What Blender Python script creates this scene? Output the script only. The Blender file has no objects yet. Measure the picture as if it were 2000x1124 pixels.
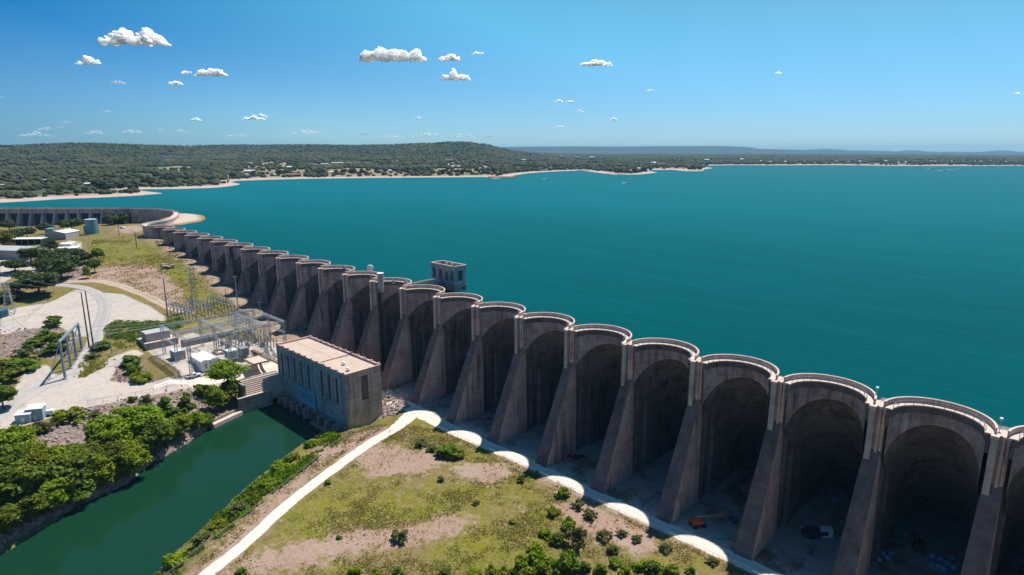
import bpy, bmesh, math, random
import numpy as np
from mathutils import Vector, Matrix

S = bpy.context.scene
COL = S.collection
R = math.radians
rng = np.random.default_rng(7)
random.seed(11)

# ---------------------------------------------------------------- camera, sky, sun, exposure
CAM = np.array([10.5495, -147.3225, 54.12])      # metres; z = 0 is the crest road of the dam
YAW, PITCH, FOC = R(43.785), R(12.3184), 1222.0  # FOC: focal length in pixels of a 2000 px wide photo
cd = bpy.data.cameras.new('camera'); cam = bpy.data.objects.new('camera', cd); COL.objects.link(cam)
cd.sensor_width = 36.0; cd.lens = FOC / 2000 * 36.0
cd.clip_start = 0.5; cd.clip_end = 120000
cam.location = CAM; cam.rotation_euler = (math.pi / 2 - PITCH, 0, YAW)
S.camera = cam

SUN_EL, SUN_AZ = R(63.0), R(-5)                  # azimuth from +Y towards +X
SKY_STRENGTH = 0.107
w = bpy.data.worlds.new('World'); S.world = w; w.use_nodes = True
nt = w.node_tree; bg = nt.nodes['Background']
sky = nt.nodes.new('ShaderNodeTexSky'); sky.sky_type = 'NISHITA'; sky.sun_disc = False
sky.sun_elevation = SUN_EL; sky.sun_rotation = SUN_AZ
sky.altitude = 300; sky.air_density = 1.0; sky.dust_density = 0.1; sky.ozone_density = 6.0
SDIR = Vector((math.sin(SUN_AZ) * math.cos(SUN_EL), math.cos(SUN_AZ) * math.cos(SUN_EL), math.sin(SUN_EL)))
# polarised sky: deepest about 90 degrees away from the sun
tc = nt.nodes.new('ShaderNodeTexCoord'); dt = nt.nodes.new('ShaderNodeVectorMath'); dt.operation = 'DOT_PRODUCT'; dt.inputs[1].default_value = SDIR
nt.links.new(tc.outputs['Generated'], dt.inputs[0])
def ramp_(stops):
    r = nt.nodes.new('ShaderNodeValToRGB'); nt.links.new(dt.outputs['Value'], r.inputs[0]); e = r.color_ramp.elements
    for i, (p, c) in enumerate(stops):
        q = e[i] if i < 2 else e.new(p)
        q.position = p; q.color = (*c, 1)
    return r
rp_ = ramp_([(.05, (.06, .38, .60)), (.62, (.50, .86, .78)), (.27, (.0, .40, .63)), (.50, (.44, .96, .91))])
rh_ = ramp_([(.07, (.18, .38, .62)), (.45, (.47, .67, .88)), (.28, (.44, .69, .88))])
sx_ = nt.nodes.new('ShaderNodeSeparateXYZ'); nt.links.new(tc.outputs['Generated'], sx_.inputs[0])
mr_ = nt.nodes.new('ShaderNodeMapRange'); nt.links.new(sx_.outputs[2], mr_.inputs[0]); mr_.interpolation_type = 'SMOOTHSTEP'
for k_, v_ in zip((1, 2, 3, 4), (.01, .23, 1., 0.)): mr_.inputs[k_].default_value = v_
mh_ = nt.nodes.new('ShaderNodeMix'); mh_.data_type = 'RGBA'; nt.links.new(mr_.outputs[0], mh_.inputs[0]); nt.links.new(rp_.outputs[0], mh_.inputs[6]); nt.links.new(rh_.outputs[0], mh_.inputs[7])
mu_ = nt.nodes.new('ShaderNodeMix'); mu_.data_type = 'RGBA'; mu_.blend_type = 'MULTIPLY'; mu_.inputs[0].default_value = 1
nt.links.new(sky.outputs[0], mu_.inputs[6]); nt.links.new(mh_.outputs[2], mu_.inputs[7]); nt.links.new(mu_.outputs[2], bg.inputs['Color'])
bg.inputs['Strength'].default_value = SKY_STRENGTH

sd = bpy.data.lights.new('sun', 'SUN'); sun = bpy.data.objects.new('sun', sd); COL.objects.link(sun)
sd.energy = 4.8; sd.angle = R(0.53); sd.color = (1.0, 0.93, 0.84)
sun.rotation_euler = SDIR.to_track_quat('Z', 'Y').to_euler(); sun.location = (0, 100, 200)

S.view_settings.view_transform = 'Standard'; S.view_settings.look = 'None'
S.view_settings.exposure = 0.36; S.view_settings.gamma = 1.0
S.cycles.use_denoising = True
S.cycles.max_bounces = 6; S.cycles.diffuse_bounces = 4; S.cycles.glossy_bounces = 2
S.cycles.transmission_bounces = 2; S.cycles.volume_bounces = 0; S.cycles.transparent_max_bounces = 8

# ---------------------------------------------------------------- photo measurements -> places on the ground
_c, _s = math.cos(PITCH), math.sin(PITCH)
_cy, _sy = math.cos(YAW), math.sin(YAW)
def ray(px, py):
    u = (px - 1000) / FOC; v = (py - 562) / FOC
    f = _c - v * _s; z = -_s - v * _c            # forward and up components
    return np.array([u * _cy - f * _sy, u * _sy + f * _cy, z])
def atz(px, py, z):
    d = ray(px, py); k = (z - CAM[2]) / d[2]
    return CAM + d * k
def pts_at(pl, z): return np.array([atz(x, y, z)[:2] for x, y in pl])

def inside(P, X, Y):
    P = np.asarray(P, float); r = np.zeros(X.shape, bool); n = len(P)
    for i in range(n):
        x1, y1 = P[i]; x2, y2 = P[(i + 1) % n]
        if y1 == y2: continue
        c = (y1 > Y) != (y2 > Y)
        r ^= c & (X < (x2 - x1) * (Y - y1) / (y2 - y1) + x1)
    return r
def dist_to(P, X, Y, closed=True):
    P = np.asarray(P, float); d = np.full(X.shape, 1e9); n = len(P)
    for i in range(n if closed else n - 1):
        a = P[i]; b = P[(i + 1) % n]; e = b - a; L = max(e @ e, 1e-9)
        t = np.clip(((X - a[0]) * e[0] + (Y - a[1]) * e[1]) / L, 0, 1)
        d = np.minimum(d, np.hypot(X - a[0] - t * e[0], Y - a[1] - t * e[1]))
    return d
_tab = np.random.default_rng(3).random((256, 256))
def vnoise(X, Y, s):
    x = X / s; y = Y / s; i = np.floor(x).astype(int); j = np.floor(y).astype(int)
    fx = x - i; fy = y - j; fx = fx * fx * (3 - 2 * fx); fy = fy * fy * (3 - 2 * fy)
    g = lambda a, b: _tab[a % 256, b % 256]
    return (g(i, j) * (1 - fx) + g(i + 1, j) * fx) * (1 - fy) + (g(i, j + 1) * (1 - fx) + g(i + 1, j + 1) * fx) * fy - 0.5
def sstep(t): t = np.clip(t, 0, 1); return t * t * (3 - 2 * t)

LAKE_Z, RIVER_Z = -4.0, -47.0
river_left = pts_at([(0, 1070), (60, 1036), (150, 990), (250, 946), (300, 906), (370, 866), (410, 838), (440, 822), (470, 806)], RIVER_Z)
river_right = pts_at([(300, 1124), (336, 1085), (400, 1030), (480, 952), (540, 906), (575, 880), (620, 850), (640, 842)], RIVER_Z)
RIVER = np.vstack([[river_left[0] + (river_left[0] - river_left[1]) * 4], river_left, [(-229, -44), (-229, -30), (-180, -30), (-182, -40)], river_right[::-1],
                   [river_right[0] + (river_right[0] - river_right[2]) * 2.2]])
TOE_X = [-1600, -900, -760, -640, -590, -489, -467, -446, -425, -404, -383, -361, -340, -318, -297, -276, -240, -212, -190, -169, -148, -105, 60, 120, 400]
TOE_Z = [-15, -15, -15, -12, -9, -7.5, -10.5, -12.7, -14.2, -15.8, -18.6, -22.3, -25, -27.6, -29.5, -32.6, -34.2, -37, -38.4, -39.2, -40.2, -40.8, -41.2, 4, 12]
def hgt(X, Y):
    X = np.asarray(X, float); Y = np.asarray(Y, float)
    z = np.interp(X, TOE_X, TOE_Z)
    slope = np.interp(X, [-760, -520, -420, -230, -180], [0.02, 0.09, 0.07, 0.045, 0.01])
    z = z - slope * np.clip(-Y - 12, 0, 70)
    z = z - 0.02 * np.clip(-Y - 82, 0, 150)
    z = z + vnoise(X, Y, 23) * 0.7 + vnoise(X + 91, Y - 33, 7) * 0.25
    yard = np.clip(1 - dist_to([(-290, -66), (-240, -66), (-240, -18), (-262, -18), (-290, -40)], X, Y) / 10, 0, 1) * 1.0
    yin = inside([(-290, -68), (-236, -68), (-236, -18), (-262, -18), (-290, -40)], X, Y)
    yard = np.where(yin, 1.0, yard)
    z = z * (1 - yard) + -34.1 * yard
    # the reservoir side keeps its bed well under the water
    up = sstep((Y - 40) / 30) * (X > -540) * (X < 60)
    z = z * (1 - up) + np.minimum(z, -12) * up
    # bank and channel of the river
    d = dist_to(RIVER, X, Y); ins = inside(RIVER, X, Y)
    bank = RIVER_Z - 0.4 + 0.9 * np.minimum(d, 1.6) + 0.36 * d + vnoise(X, Y, 4) * np.clip(d / 4, 0, 1) * 1.6
    z = np.where(ins, RIVER_Z - 2.2 - np.clip(d, 0, 3) * 0.5, np.minimum(z, bank))
    # land behind the second dam and the sand spit
    return z
SPIT = pts_at([(299, 441), (352, 440), (392, 433), (404, 428), (398, 422), (380, 418.5), (345, 417)], LAKE_Z)

def at(px, py, h=hgt):
    """the point of the ground that the photo shows at this pixel"""
    d = ray(px, py); t = np.linspace(60, 3000, 6000) / np.hypot(d[0], d[1])
    P = CAM[None] + d[None] * t[:, None]
    g = P[:, 2] - h(P[:, 0], P[:, 1])
    k = np.argmax(g < 0)
    if g[k] >= 0: return CAM + d * t[-1]
    f = g[k - 1] / (g[k - 1] - g[k]); p = P[k - 1] + (P[k] - P[k - 1]) * f
    p[2] = float(h(p[0], p[1])); return p
def depth(p): return (p[1] - CAM[1]) * _cy - (p[0] - CAM[0]) * _sy
def mper(p): return depth(p) / FOC               # metres per photo pixel at p

# ---------------------------------------------------------------- mesh and scene helpers
class MB:
    def __init__(s): s.v = []; s.f = []
    def add(s, vs, fs):
        o = len(s.v); s.v += [tuple(map(float, q)) for q in vs]; s.f += [tuple(i + o for i in f) for f in fs]; return s
    def box(s, x0, x1, y0, y1, z0, z1):
        return s.add([(x0, y0, z0), (x1, y0, z0), (x1, y1, z0), (x0, y1, z0), (x0, y0, z1), (x1, y0, z1), (x1, y1, z1), (x0, y1, z1)],
                     [(3, 2, 1, 0), (4, 5, 6, 7), (0, 1, 5, 4), (1, 2, 6, 5), (2, 3, 7, 6), (3, 0, 4, 7)])
    def prism(s, poly, z0, z1):
        n = len(poly); a = sum(poly[i][0] * poly[(i + 1) % n][1] - poly[(i + 1) % n][0] * poly[i][1] for i in range(n))
        if a < 0: poly = poly[::-1]
        return s.add([(x, y, z0) for x, y in poly] + [(x, y, z1) for x, y in poly],
                     [tuple(range(n))[::-1], tuple(range(n, 2 * n))] + [(i, (i + 1) % n, n + (i + 1) % n, n + i) for i in range(n)])
    def bar(s, p, q, w=.1, h=None):
        p = Vector(p); q = Vector(q); h = h or w; d = (q - p)
        if d.length < 1e-6: return s
        d.normalize(); a = d.cross(Vector((0, 0, 1)))
        if a.length < 1e-3: a = Vector((1, 0, 0))
        a.normalize(); b = a.cross(d); a = a * w / 2; b = b * h / 2
        vs = [p - a - b, p + a - b, p + a + b, p - a + b, q - a - b, q + a - b, q + a + b, q - a + b]
        return s.add(vs, [(3, 2, 1, 0), (4, 5, 6, 7), (0, 1, 5, 4), (1, 2, 6, 5), (2, 3, 7, 6), (3, 0, 4, 7)])
    def tube(s, p, q, r0, r1=None, n=10):
        p = Vector(p); q = Vector(q); r1 = r0 if r1 is None else r1; d = (q - p).normalized()
        a = d.cross(Vector((0, 0, 1)));  a = Vector((1, 0, 0)) if a.length < 1e-3 else a.normalized(); b = d.cross(a)
        vs = [p + (a * math.cos(t) + b * math.sin(t)) * r0 for t in [2 * math.pi * i / n for i in range(n)]]
        vs += [q + (a * math.cos(t) + b * math.sin(t)) * r1 for t in [2 * math.pi * i / n for i in range(n)]]
        return s.add(vs, [tuple(range(n))[::-1] if False else tuple(range(n)), tuple(range(n, 2 * n))[::-1]] + [((i + 1) % n, i, n + i, n + (i + 1) % n) for i in range(n)])
    def gable(s, x0, x1, y0, y1, z0, z1, over=.25, t=.15):
        """roof with its ridge along y"""
        xm = (x0 + x1) / 2; a, b, c, d = x0 - over, x1 + over, y0 - over, y1 + over
        prof = [(a, z0), (xm, z1), (b, z0), (b, z0 + t), (xm, z1 + t), (a, z0 + t)]
        vs = [(x, c, z) for x, z in prof] + [(x, d, z) for x, z in prof]
        return s.add(vs, [(0, 1, 4, 5), (1, 2, 3, 4), (11, 10, 7, 6), (10, 9, 8, 7), (1, 0, 6, 7), (2, 1, 7, 8), (3, 2, 8, 9), (4, 3, 9, 10), (5, 4, 10, 11), (0, 5, 11, 6)])
    def arc(s, cx, cy, r0, r1, z0, z1, a0, a1, n=28):
        A = [a0 + (a1 - a0) * i / n for i in range(n + 1)]; vs = []
        for t in A:
            c, q = math.cos(t), math.sin(t)
            vs += [(cx + r0 * c, cy + r0 * q, z0), (cx + r1 * c, cy + r1 * q, z0), (cx + r1 * c, cy + r1 * q, z1), (cx + r0 * c, cy + r0 * q, z1)]
        fs = [(0, 1, 2, 3), tuple(4 * n + i for i in (3, 2, 1, 0))]
        for i in range(n):
            for k in range(4): fs.append((4 * i + k, 4 * i + 4 + k, 4 * i + 4 + (k + 1) % 4, 4 * i + (k + 1) % 4))
        return s.add(vs, fs)
    def rot(s, rz, c=(0, 0)):
        a, b = math.cos(rz), math.sin(rz)
        s.v = [(c[0] + (x - c[0]) * a - (y - c[1]) * b, c[1] + (x - c[0]) * b + (y - c[1]) * a, z) for x, y, z in s.v]; return s
    def build(s, name, mat, parent=None, loc=None, fix=True):
        me = bpy.data.meshes.new(name); me.from_pydata(s.v, [], s.f)
        if fix:
            bm = bmesh.new(); bm.from_mesh(me); bmesh.ops.recalc_face_normals(bm, faces=bm.faces); bm.to_mesh(me); bm.free()
        return link(name, me, mat, parent, loc)
def link(name, me, mat=None, parent=None, loc=None):
    o = bpy.data.objects.new(name, me); COL.objects.link(o)
    if mat is not None: me.materials.append(M[mat] if isinstance(mat, str) else mat)
    if parent is not None: o.parent = parent
    if loc is not None: o.location = loc
    return o
def mesh_np(name, V, F):
    """V (n,3); F (m,k) with a fixed k"""
    me = bpy.data.meshes.new(name); V = np.ascontiguousarray(V, np.float32); F = np.ascontiguousarray(F, np.int32)
    me.vertices.add(len(V)); me.vertices.foreach_set('co', V.ravel())
    m, k = F.shape; me.loops.add(m * k); me.loops.foreach_set('vertex_index', F.ravel())
    me.polygons.add(m); me.polygons.foreach_set('loop_start', np.arange(m, dtype=np.int32) * k)
    try: me.polygons.foreach_set('loop_total', np.full(m, k, np.int32))
    except Exception: pass
    me.update(calc_edges=True); me.validate(); return me
def tag(o, label=None, cat=None, group=None, kind=None):
    if label: o['label'] = label
    if cat: o['category'] = cat
    if group: o['group'] = group
    if kind: o['kind'] = kind
    return o
def thing(name, label, cat, loc=(0, 0, 0), rz=0, group=None):
    o = bpy.data.objects.new(name, None); COL.objects.link(o); o.empty_display_size = .5
    o.location = loc; o.rotation_euler = (0, 0, rz); return tag(o, label, cat, group)
KIDS = {}
def kids(o): return [c for c in COL.objects if c.parent == o] if o.name not in KIDS else KIDS[o.name]
def copy_tree(o, parent=None):
    c = o.copy(); COL.objects.link(c)
    if parent is not None: c.parent = parent
    ks = kids(o); KIDS[o.name] = ks
    for k in ks: copy_tree(k, c)
    return c
def smooth(o):
    o.data.polygons.foreach_set('use_smooth', [True] * len(o.data.polygons)); return o

# ---------------------------------------------------------------- materials
M = {}
class NT:
    def __init__(s, name):
        m = bpy.data.materials.new(name); m.use_nodes = True; s.m = m; s.t = m.node_tree; s.b = s.t.nodes['Principled BSDF']; M[name] = m
        s.b.inputs['Roughness'].default_value = .9; s.b.inputs['Specular IOR Level'].default_value = .25
    def n(s, typ, **kw):
        x = s.t.nodes.new('ShaderNode' + typ)
        for k, v in kw.items():
            if k.startswith('_'): setattr(x, k[1:], v)
        for k, v in kw.items():
            if not k.startswith('_'):
                key = int(k[1:]) if k[0] == 'i' and k[1:].isdigit() else k.replace('__', ' ')
                s.set(x.inputs[key], v)
        return x
    def set(s, inp, v):
        if isinstance(v, bpy.types.NodeSocket): s.t.links.new(v, inp)
        elif isinstance(v, bpy.types.Node): s.t.links.new(v.outputs[0], inp)
        else: inp.default_value = (*v, 1) if isinstance(v, tuple) and len(v) == 3 and inp.type == 'RGBA' else v
    def pos(s, sc=(1, 1, 1), rot=(0, 0, 0), src='geo'):
        g = s.n('NewGeometry').outputs['Position'] if src == 'geo' else s.n('TexCoord').outputs['Object']
        return s.n('Mapping', Vector=g, Scale=sc, Rotation=rot).outputs[0]
    def noise(s, vec, scale, detail=4, rough=.55, lo=0., hi=1., dist=0.):
        x = s.n('TexNoise', Vector=vec, Scale=scale, Detail=detail, Roughness=rough, Distortion=dist)
        return s.n('MapRange', Value=x.outputs[0], i1=lo, i2=hi).outputs[0]
    def mix(s, f, a, b, blend='MIX'):
        x = s.t.nodes.new('ShaderNodeMix'); x.data_type = 'RGBA'; x.blend_type = blend
        s.set(x.inputs[0], f); s.set(x.inputs[6], a); s.set(x.inputs[7], b); return x.outputs[2]
    def math(s, op, a, b=0.0):
        x = s.n('Math', _operation=op); s.set(x.inputs[0], a); s.set(x.inputs[1], b); return x.outputs[0]
    def col(s, v): s.set(s.b.inputs['Base Color'], v); return s
    def bump(s, h, st=.3, d=.05):
        s.set(s.b.inputs['Normal'], s.n('Bump', Strength=st, Distance=d, Height=h).outputs[0]); return s

def m_flat(name, c, rough=.8, var=.18, scale=.8, metal=0., spec=.3):
    t = NT(name); v = t.noise(t.pos(), scale, 5, .6, .3, .7)
    c2 = tuple(x * (1 - var) for x in c); c3 = tuple(min(1, x * (1 + var)) for x in c)
    t.col(t.mix(v, c2, c3)); t.b.inputs['Roughness'].default_value = rough; t.b.inputs['Metallic'].default_value = metal
    t.b.inputs['Specular IOR Level'].default_value = spec; return t
def m_concrete(name, a, dark, streak=.75, seed=0, leach=.45):
    t = NT(name)
    p = t.pos((.42, .42, .03)); st = t.noise(p, 1.3, 8, .62, .45, .66, .5)
    where = t.noise(t.pos((1, 1, .5)), .085 + seed * .004, 4, .6, .40, .60)                     # streaks gather in places
    fine = t.noise(t.pos((1.2, 1.2, .12)), 1.1, 7, .75, .4, .72)
    bl = t.noise(t.pos((1, 1, 1.6)), .12 + seed * .01, 6, .65, .42, .60)
    c = t.mix(bl, a, tuple(x * y for x, y in zip(a, (.70, .66, .70))))
    pat = t.noise(t.pos((1, 1, 1.3)), .34, 3, .5, .53, .58); c = t.mix(t.math('MULTIPLY', pat, .28), c, tuple(min(.75, x * 1.3) for x in a))
    c = t.mix(t.math('MULTIPLY', t.math('MULTIPLY', st, where), min(1., streak * 1.35)), c, dark)
    c = t.mix(t.math('MULTIPLY', fine, .25), c, tuple(x * .6 for x in a))
    pale = t.noise(t.pos((.30, .30, .045)), 1.0, 6, .6, .58, .70)
    c = t.mix(t.math('MULTIPLY', pale, leach), c, tuple(min(.72, x * 1.55) for x in a))
    # pour lifts: thin darker lines about every 1.8 m
    z = t.n('SeparateXYZ', Vector=t.n('NewGeometry').outputs['Position']).outputs[2]
    ln = t.math('FRACT', t.math('ADD', t.math('DIVIDE', z, 1.83), t.math('MULTIPLY', bl, .03)))
    ln = t.math('LESS_THAN', ln, .07)
    c = t.mix(t.math('MULTIPLY', ln, .4), c, dark)
    t.col(c); t.bump(t.noise(t.pos(), 1.2, 8, .7), .35, .08); return t

m_concrete('dam_concrete', (.66, .46, .405), (.13, .09, .08), 1.05)
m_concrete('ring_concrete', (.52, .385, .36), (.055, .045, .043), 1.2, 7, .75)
m_concrete('weathered_shade_concrete', (.20, .15, .145), (.08, .06, .058), .7, 6)  # weathered batter faces; also carries the painted shade of the crest fascia
m_concrete('arch_concrete', (.215, .19, .19), (.04, .038, .04), 1.1, 3, .6)  # shade of the recesses and barrels put into a darker concrete
m_concrete('pale_concrete', (.50, .45, .43), (.25, .21, .2), .5, 2)
m_concrete('powerhouse_concrete', (.52, .445, .40), (.14, .11, .1), .8, 4)
m_concrete('shade_teal_concrete', (.30, .40, .43), (.13, .15, .15), .6, 4)  # teal shade of the powerhouse front put into its wall colour
m_concrete('wall_concrete', (.36, .31, .28), (.06, .05, .045), .85, 5)
m_flat('deck_concrete', (.56, .46, .40), .9, .12, 1.5)
m_flat('roof_gravel', (.50, .40, .33), .95, .12, .35)
m_flat('white_paint', (.78, .79, .80), .55, .06, .5)
m_flat('white_metal', (.74, .76, .79), .45, .06, .5, .0, .4)
m_flat('blue_metal', (.30, .42, .52), .5, .08, .5)
m_flat('tan_wall', (.40, .36, .33), .85, .08, .7)
m_flat('grey_metal', (.30, .33, .36), .5, .12, .8, .3)
m_flat('galvanized', (.36, .40, .44), .55, .12, .8, .2)
m_flat('gantry_paint', (.20, .30, .35), .5, .1, .5)
m_flat('dark_glass', (.012, .016, .02), .25, .1, 1, 0, .5)
m_flat('dark_metal', (.03, .035, .04), .6, .2, 1)
m_flat('pole_wood', (.10, .08, .075), .9, .25, 2)
m_flat('tank_paint', (.12, .27, .34), .5, .08, .4)
m_flat('orange_paint', (.55, .09, .025), .45, .08, 1, 0, .5)
m_flat('lift_boom', (.32, .28, .2), .5, .1, 1)
m_flat('lift_blue', (.03, .12, .17), .5, .1, 1)
m_flat('rust_red', (.16, .035, .03), .7, .2, 1)
m_flat('rubber', (.02, .02, .022), .85, .2, 2)
m_flat('tarp_blue', (.25, .42, .55), .7, .2, .8)
m_flat('sign_shade_blue', (.14, .40, .56), .5, .04, .5)  # white board with the blue of its shade put into the colour
m_flat('sign_ink', (.03, .10, .18), .6, .05, 1)
m_flat('brick_red', (.36, .06, .07), .7, .1, .1)
m_flat('roof_grey', (.42, .44, .46), .6, .1, .2)
m_flat('roof_brown', (.24, .14, .11), .8, .12, .2)
m_flat('house_wall', (.46, .41, .36), .85, .1, .1)
m_flat('bark', (.085, .066, .05), .95, .3, 2)
m_flat('window_dark', (.05, .055, .06), .35, .5, .6, 0, .5)
m_flat('rock', (.36, .29, .26), .95, .35, .8)
m_flat('dark_rock', (.16, .12, .11), .95, .35, .8)
def m_wire():
    t = NT('chain_link'); t.col((.45, .47, .49))
    u = t.n('TexCoord').outputs['UV']
    a = t.n('Mapping', Vector=t.n('NewGeometry').outputs['Position'], Rotation=(.6, .5, .3)).outputs[0]
    nz = t.n('TexNoise', Vector=a, Scale=9.0, Detail=2.0).outputs[0]
    t.set(t.b.inputs['Alpha'], t.n('MapRange', Value=nz, i1=.42, i2=.62, i3=.03, i4=.11).outputs[0])
m_wire()

def m_leaf(name, a, b, c, trans=.22):
    t = NT(name); o = t.n('ObjectInfo').outputs['Random']
    n1 = t.noise(t.pos(), .55, 3, .6, .34, .66); n2 = t.noise(t.pos(), 2.6, 2, .5, .35, .7)
    k = t.mix(n1, a, b); k = t.mix(t.math('MULTIPLY', n2, .6), k, c)
    h = t.n('HueSaturation', Color=k, Hue=t.n('MapRange', Value=o, i3=.478, i4=.52).outputs[0], Value=t.n('MapRange', Value=o, i3=.82, i4=1.2).outputs[0])
    t.col(h); t.b.inputs['Roughness'].default_value = .6; t.b.inputs['Specular IOR Level'].default_value = .2
    tr = t.n('BsdfTranslucent', Color=h); mx = t.n('MixShader', i0=trans); t.set(mx.inputs[1], t.b.outputs[0]); t.set(mx.inputs[2], tr)
    t.t.links.new(mx.outputs[0], t.t.nodes['Material Output'].inputs[0])
m_leaf('leaf_bright', (.17, .26, .010), (.34, .38, .014), (.085, .155, .010), .4)
m_leaf('leaf_mid', (.10, .18, .012), (.20, .26, .016), (.05, .10, .012), .35)
m_leaf('leaf_dark', (.045, .085, .018), (.095, .13, .024), (.025, .05, .014))
m_leaf('leaf_olive', (.10, .125, .035), (.16, .165, .05), (.055, .075, .022))
m_leaf('leaf_yellow', (.15, .17, .015), (.20, .19, .02), (.07, .10, .012))
m_leaf('leaf_far', (.030, .052, .020), (.062, .072, .030), (.018, .036, .018), .1)
# ---------------------------------------------------------------- ground
def axis(parts):
    out = []
    for a, b, st in parts: out += list(np.arange(a, b, st))
    return np.array(out + [parts[-1][1]], float)
def grid_mesh(name, xs, ys, zf):
    X, Y = np.meshgrid(xs, ys); Z = zf(X, Y); nx, ny = len(xs), len(ys)
    V = np.stack([X, Y, Z], -1).reshape(-1, 3)
    i = (np.arange(ny - 1)[:, None] * nx + np.arange(nx - 1)[None]).ravel()
    F = np.stack([i, i + 1, i + 1 + nx, i + nx], 1)
    return mesh_np(name, V, F), X, Y, Z
gx = axis([(-1600, -820, 30), (-820, -520, 4), (-520, 30, 1.5), (30, 130, 6), (130, 420, 30)])
gy = axis([(-900, -330, 30), (-330, -150, 5), (-150, 22, 1.4), (22, 140, 6)])
gme, GX, GY, GZ = grid_mesh('ground', gx, gy, hgt)
ground = link('ground', gme); tag(ground, kind='structure')
smooth(ground)

def area(px, h=None): return np.array([at(x, y)[:2] for x, y in px])
def mask(polys, soft=2.0, X=None, Y=None):
    m = np.zeros(X.shape)
    for P in polys:
        d = dist_to(P, X, Y); s = np.where(inside(P, X, Y), d, -d)
        m = np.maximum(m, np.clip(.5 + s / (2 * soft), 0, 1))
    return m
GRAVEL = [area(p) for p in (
    [(0, 655), (0, 610), (40, 600), (95, 592), (132, 574), (150, 566), (190, 575), (200, 600), (188, 640), (165, 660), (120, 640), (60, 642)],
    [(204, 572), (240, 575), (290, 597), (322, 618), (322, 634), (205, 633), (198, 645), (212, 600)],
    [(0, 820), (14, 780), (50, 725), (90, 712), (118, 742), (165, 738), (215, 700), (262, 682), (282, 692), (228, 715), (214, 745), (300, 747), (380, 740), (470, 722), (541, 708), (546, 730), (480, 744), (400, 754), (330, 768), (200, 790), (140, 802), (60, 828), (0, 850)],
    [(0, 508), (20, 505), (70, 512), (76, 530), (20, 545), (0, 556)],
    [(112, 484), (135, 470), (160, 474), (155, 488), (118, 492)],
)]
YARD = [np.array([(-296, -67), (-238, -66), (-236, -20), (-260, -15), (-300, -45)])]
DIRT = [area(p) for p in (
    [(112, 557), (160, 550), (215, 553), (260, 568), (300, 588), (340, 606), (370, 612), (355, 570), (300, 520), (220, 520), (150, 535)],
    [(700, 868), (760, 872), (835, 886), (868, 905), (820, 925), (730, 930), (690, 905)],
    [(400, 1124), (520, 1078), (600, 1055), (690, 1036), (790, 1032), (880, 1008), (930, 1012), (905, 1036), (790, 1068), (700, 1080), (610, 1105), (520, 1124)],
    [(1095, 985), (1140, 975), (1200, 1000), (1260, 1040), (1290, 1075), (1240, 1080), (1160, 1050), (1100, 1020)],
    [(880, 905), (985, 905), (1000, 925), (960, 945), (890, 935)],
    [(640, 850), (690, 845), (760, 835), (740, 860), (690, 885), (640, 905), (560, 990), (470, 1070), (410, 1124), (380, 1124), (440, 1060), (530, 965)],
    [(760, 762), (800, 790), (870, 840), (960, 885), (1050, 935), (1160, 990), (1300, 1050), (1430, 1095), (1700, 1124), (1900, 1000), (1100, 700), (760, 700)],
    [(225, 446), (262, 440), (288, 446), (262, 456), (235, 455)],
)]
TOESTRIP = [np.array([(-495, 14), (-495, -6), (-430, -9), (-380, -11), (-330, -16), (-290, -20), (-262, -22), (-236, -22), (-170, -24), (-170, 30)])]
ROCKY = [area(p) for p in (
    [(60, 835), (140, 806), (230, 782), (380, 757), (425, 775), (415, 812), (330, 860), (230, 900), (100, 880), (60, 850)],
    [(222, 712), (262, 690), (285, 722), (308, 748), (225, 748)],
    [(0, 645), (60, 640), (120, 645), (160, 660), (120, 705), (60, 690), (0, 700)],
    [(130, 505), (165, 505), (175, 535), (140, 548), (120, 540)],
    [(750, 762), (790, 780), (800, 795), (770, 815), (750, 815)],
)]
LUSH = [area(p) for p in (
    [(180, 475), (290, 480), (420, 560), (450, 600), (380, 590), (320, 530), (200, 505)],
    [(560, 1000), (700, 940), (900, 950), (1050, 970), (1130, 1010), (1040, 1124), (820, 1124), (900, 1050), (1000, 1000), (800, 1000), (620, 1030)],
    [(820, 855), (960, 900), (1060, 950), (1040, 975), (940, 930), (860, 900)],
)]
sp = np.where(inside(SPIT, GX, GY), 1, 0)
mk = np.zeros((GX.size, 4), np.float32)
mk[:, 0] = np.maximum.reduce([mask(DIRT, 4.5, GX, GY), mask(TOESTRIP, 4, GX, GY) * .72]).ravel()
mk[:, 1] = np.maximum(mask(GRAVEL, 1.2, GX, GY), mask(YARD, 1, GX, GY) * .8).ravel()
dr = dist_to(RIVER, GX, GY)
mk[:, 2] = np.maximum(mask(ROCKY, 2.5, GX, GY), np.clip(1.6 - dr / 2.2, 0, 1) * (~inside(RIVER, GX, GY))).ravel()
mk[:, 3] = np.maximum(mask(LUSH, 6, GX, GY), np.clip(1.2 - abs(dr - 7) / 7, 0, 1) * (GX > -200) * .8).ravel()
ca = gme.color_attributes.new('cover', 'FLOAT_COLOR', 'POINT'); ca.data.foreach_set('color', mk.ravel())

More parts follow.
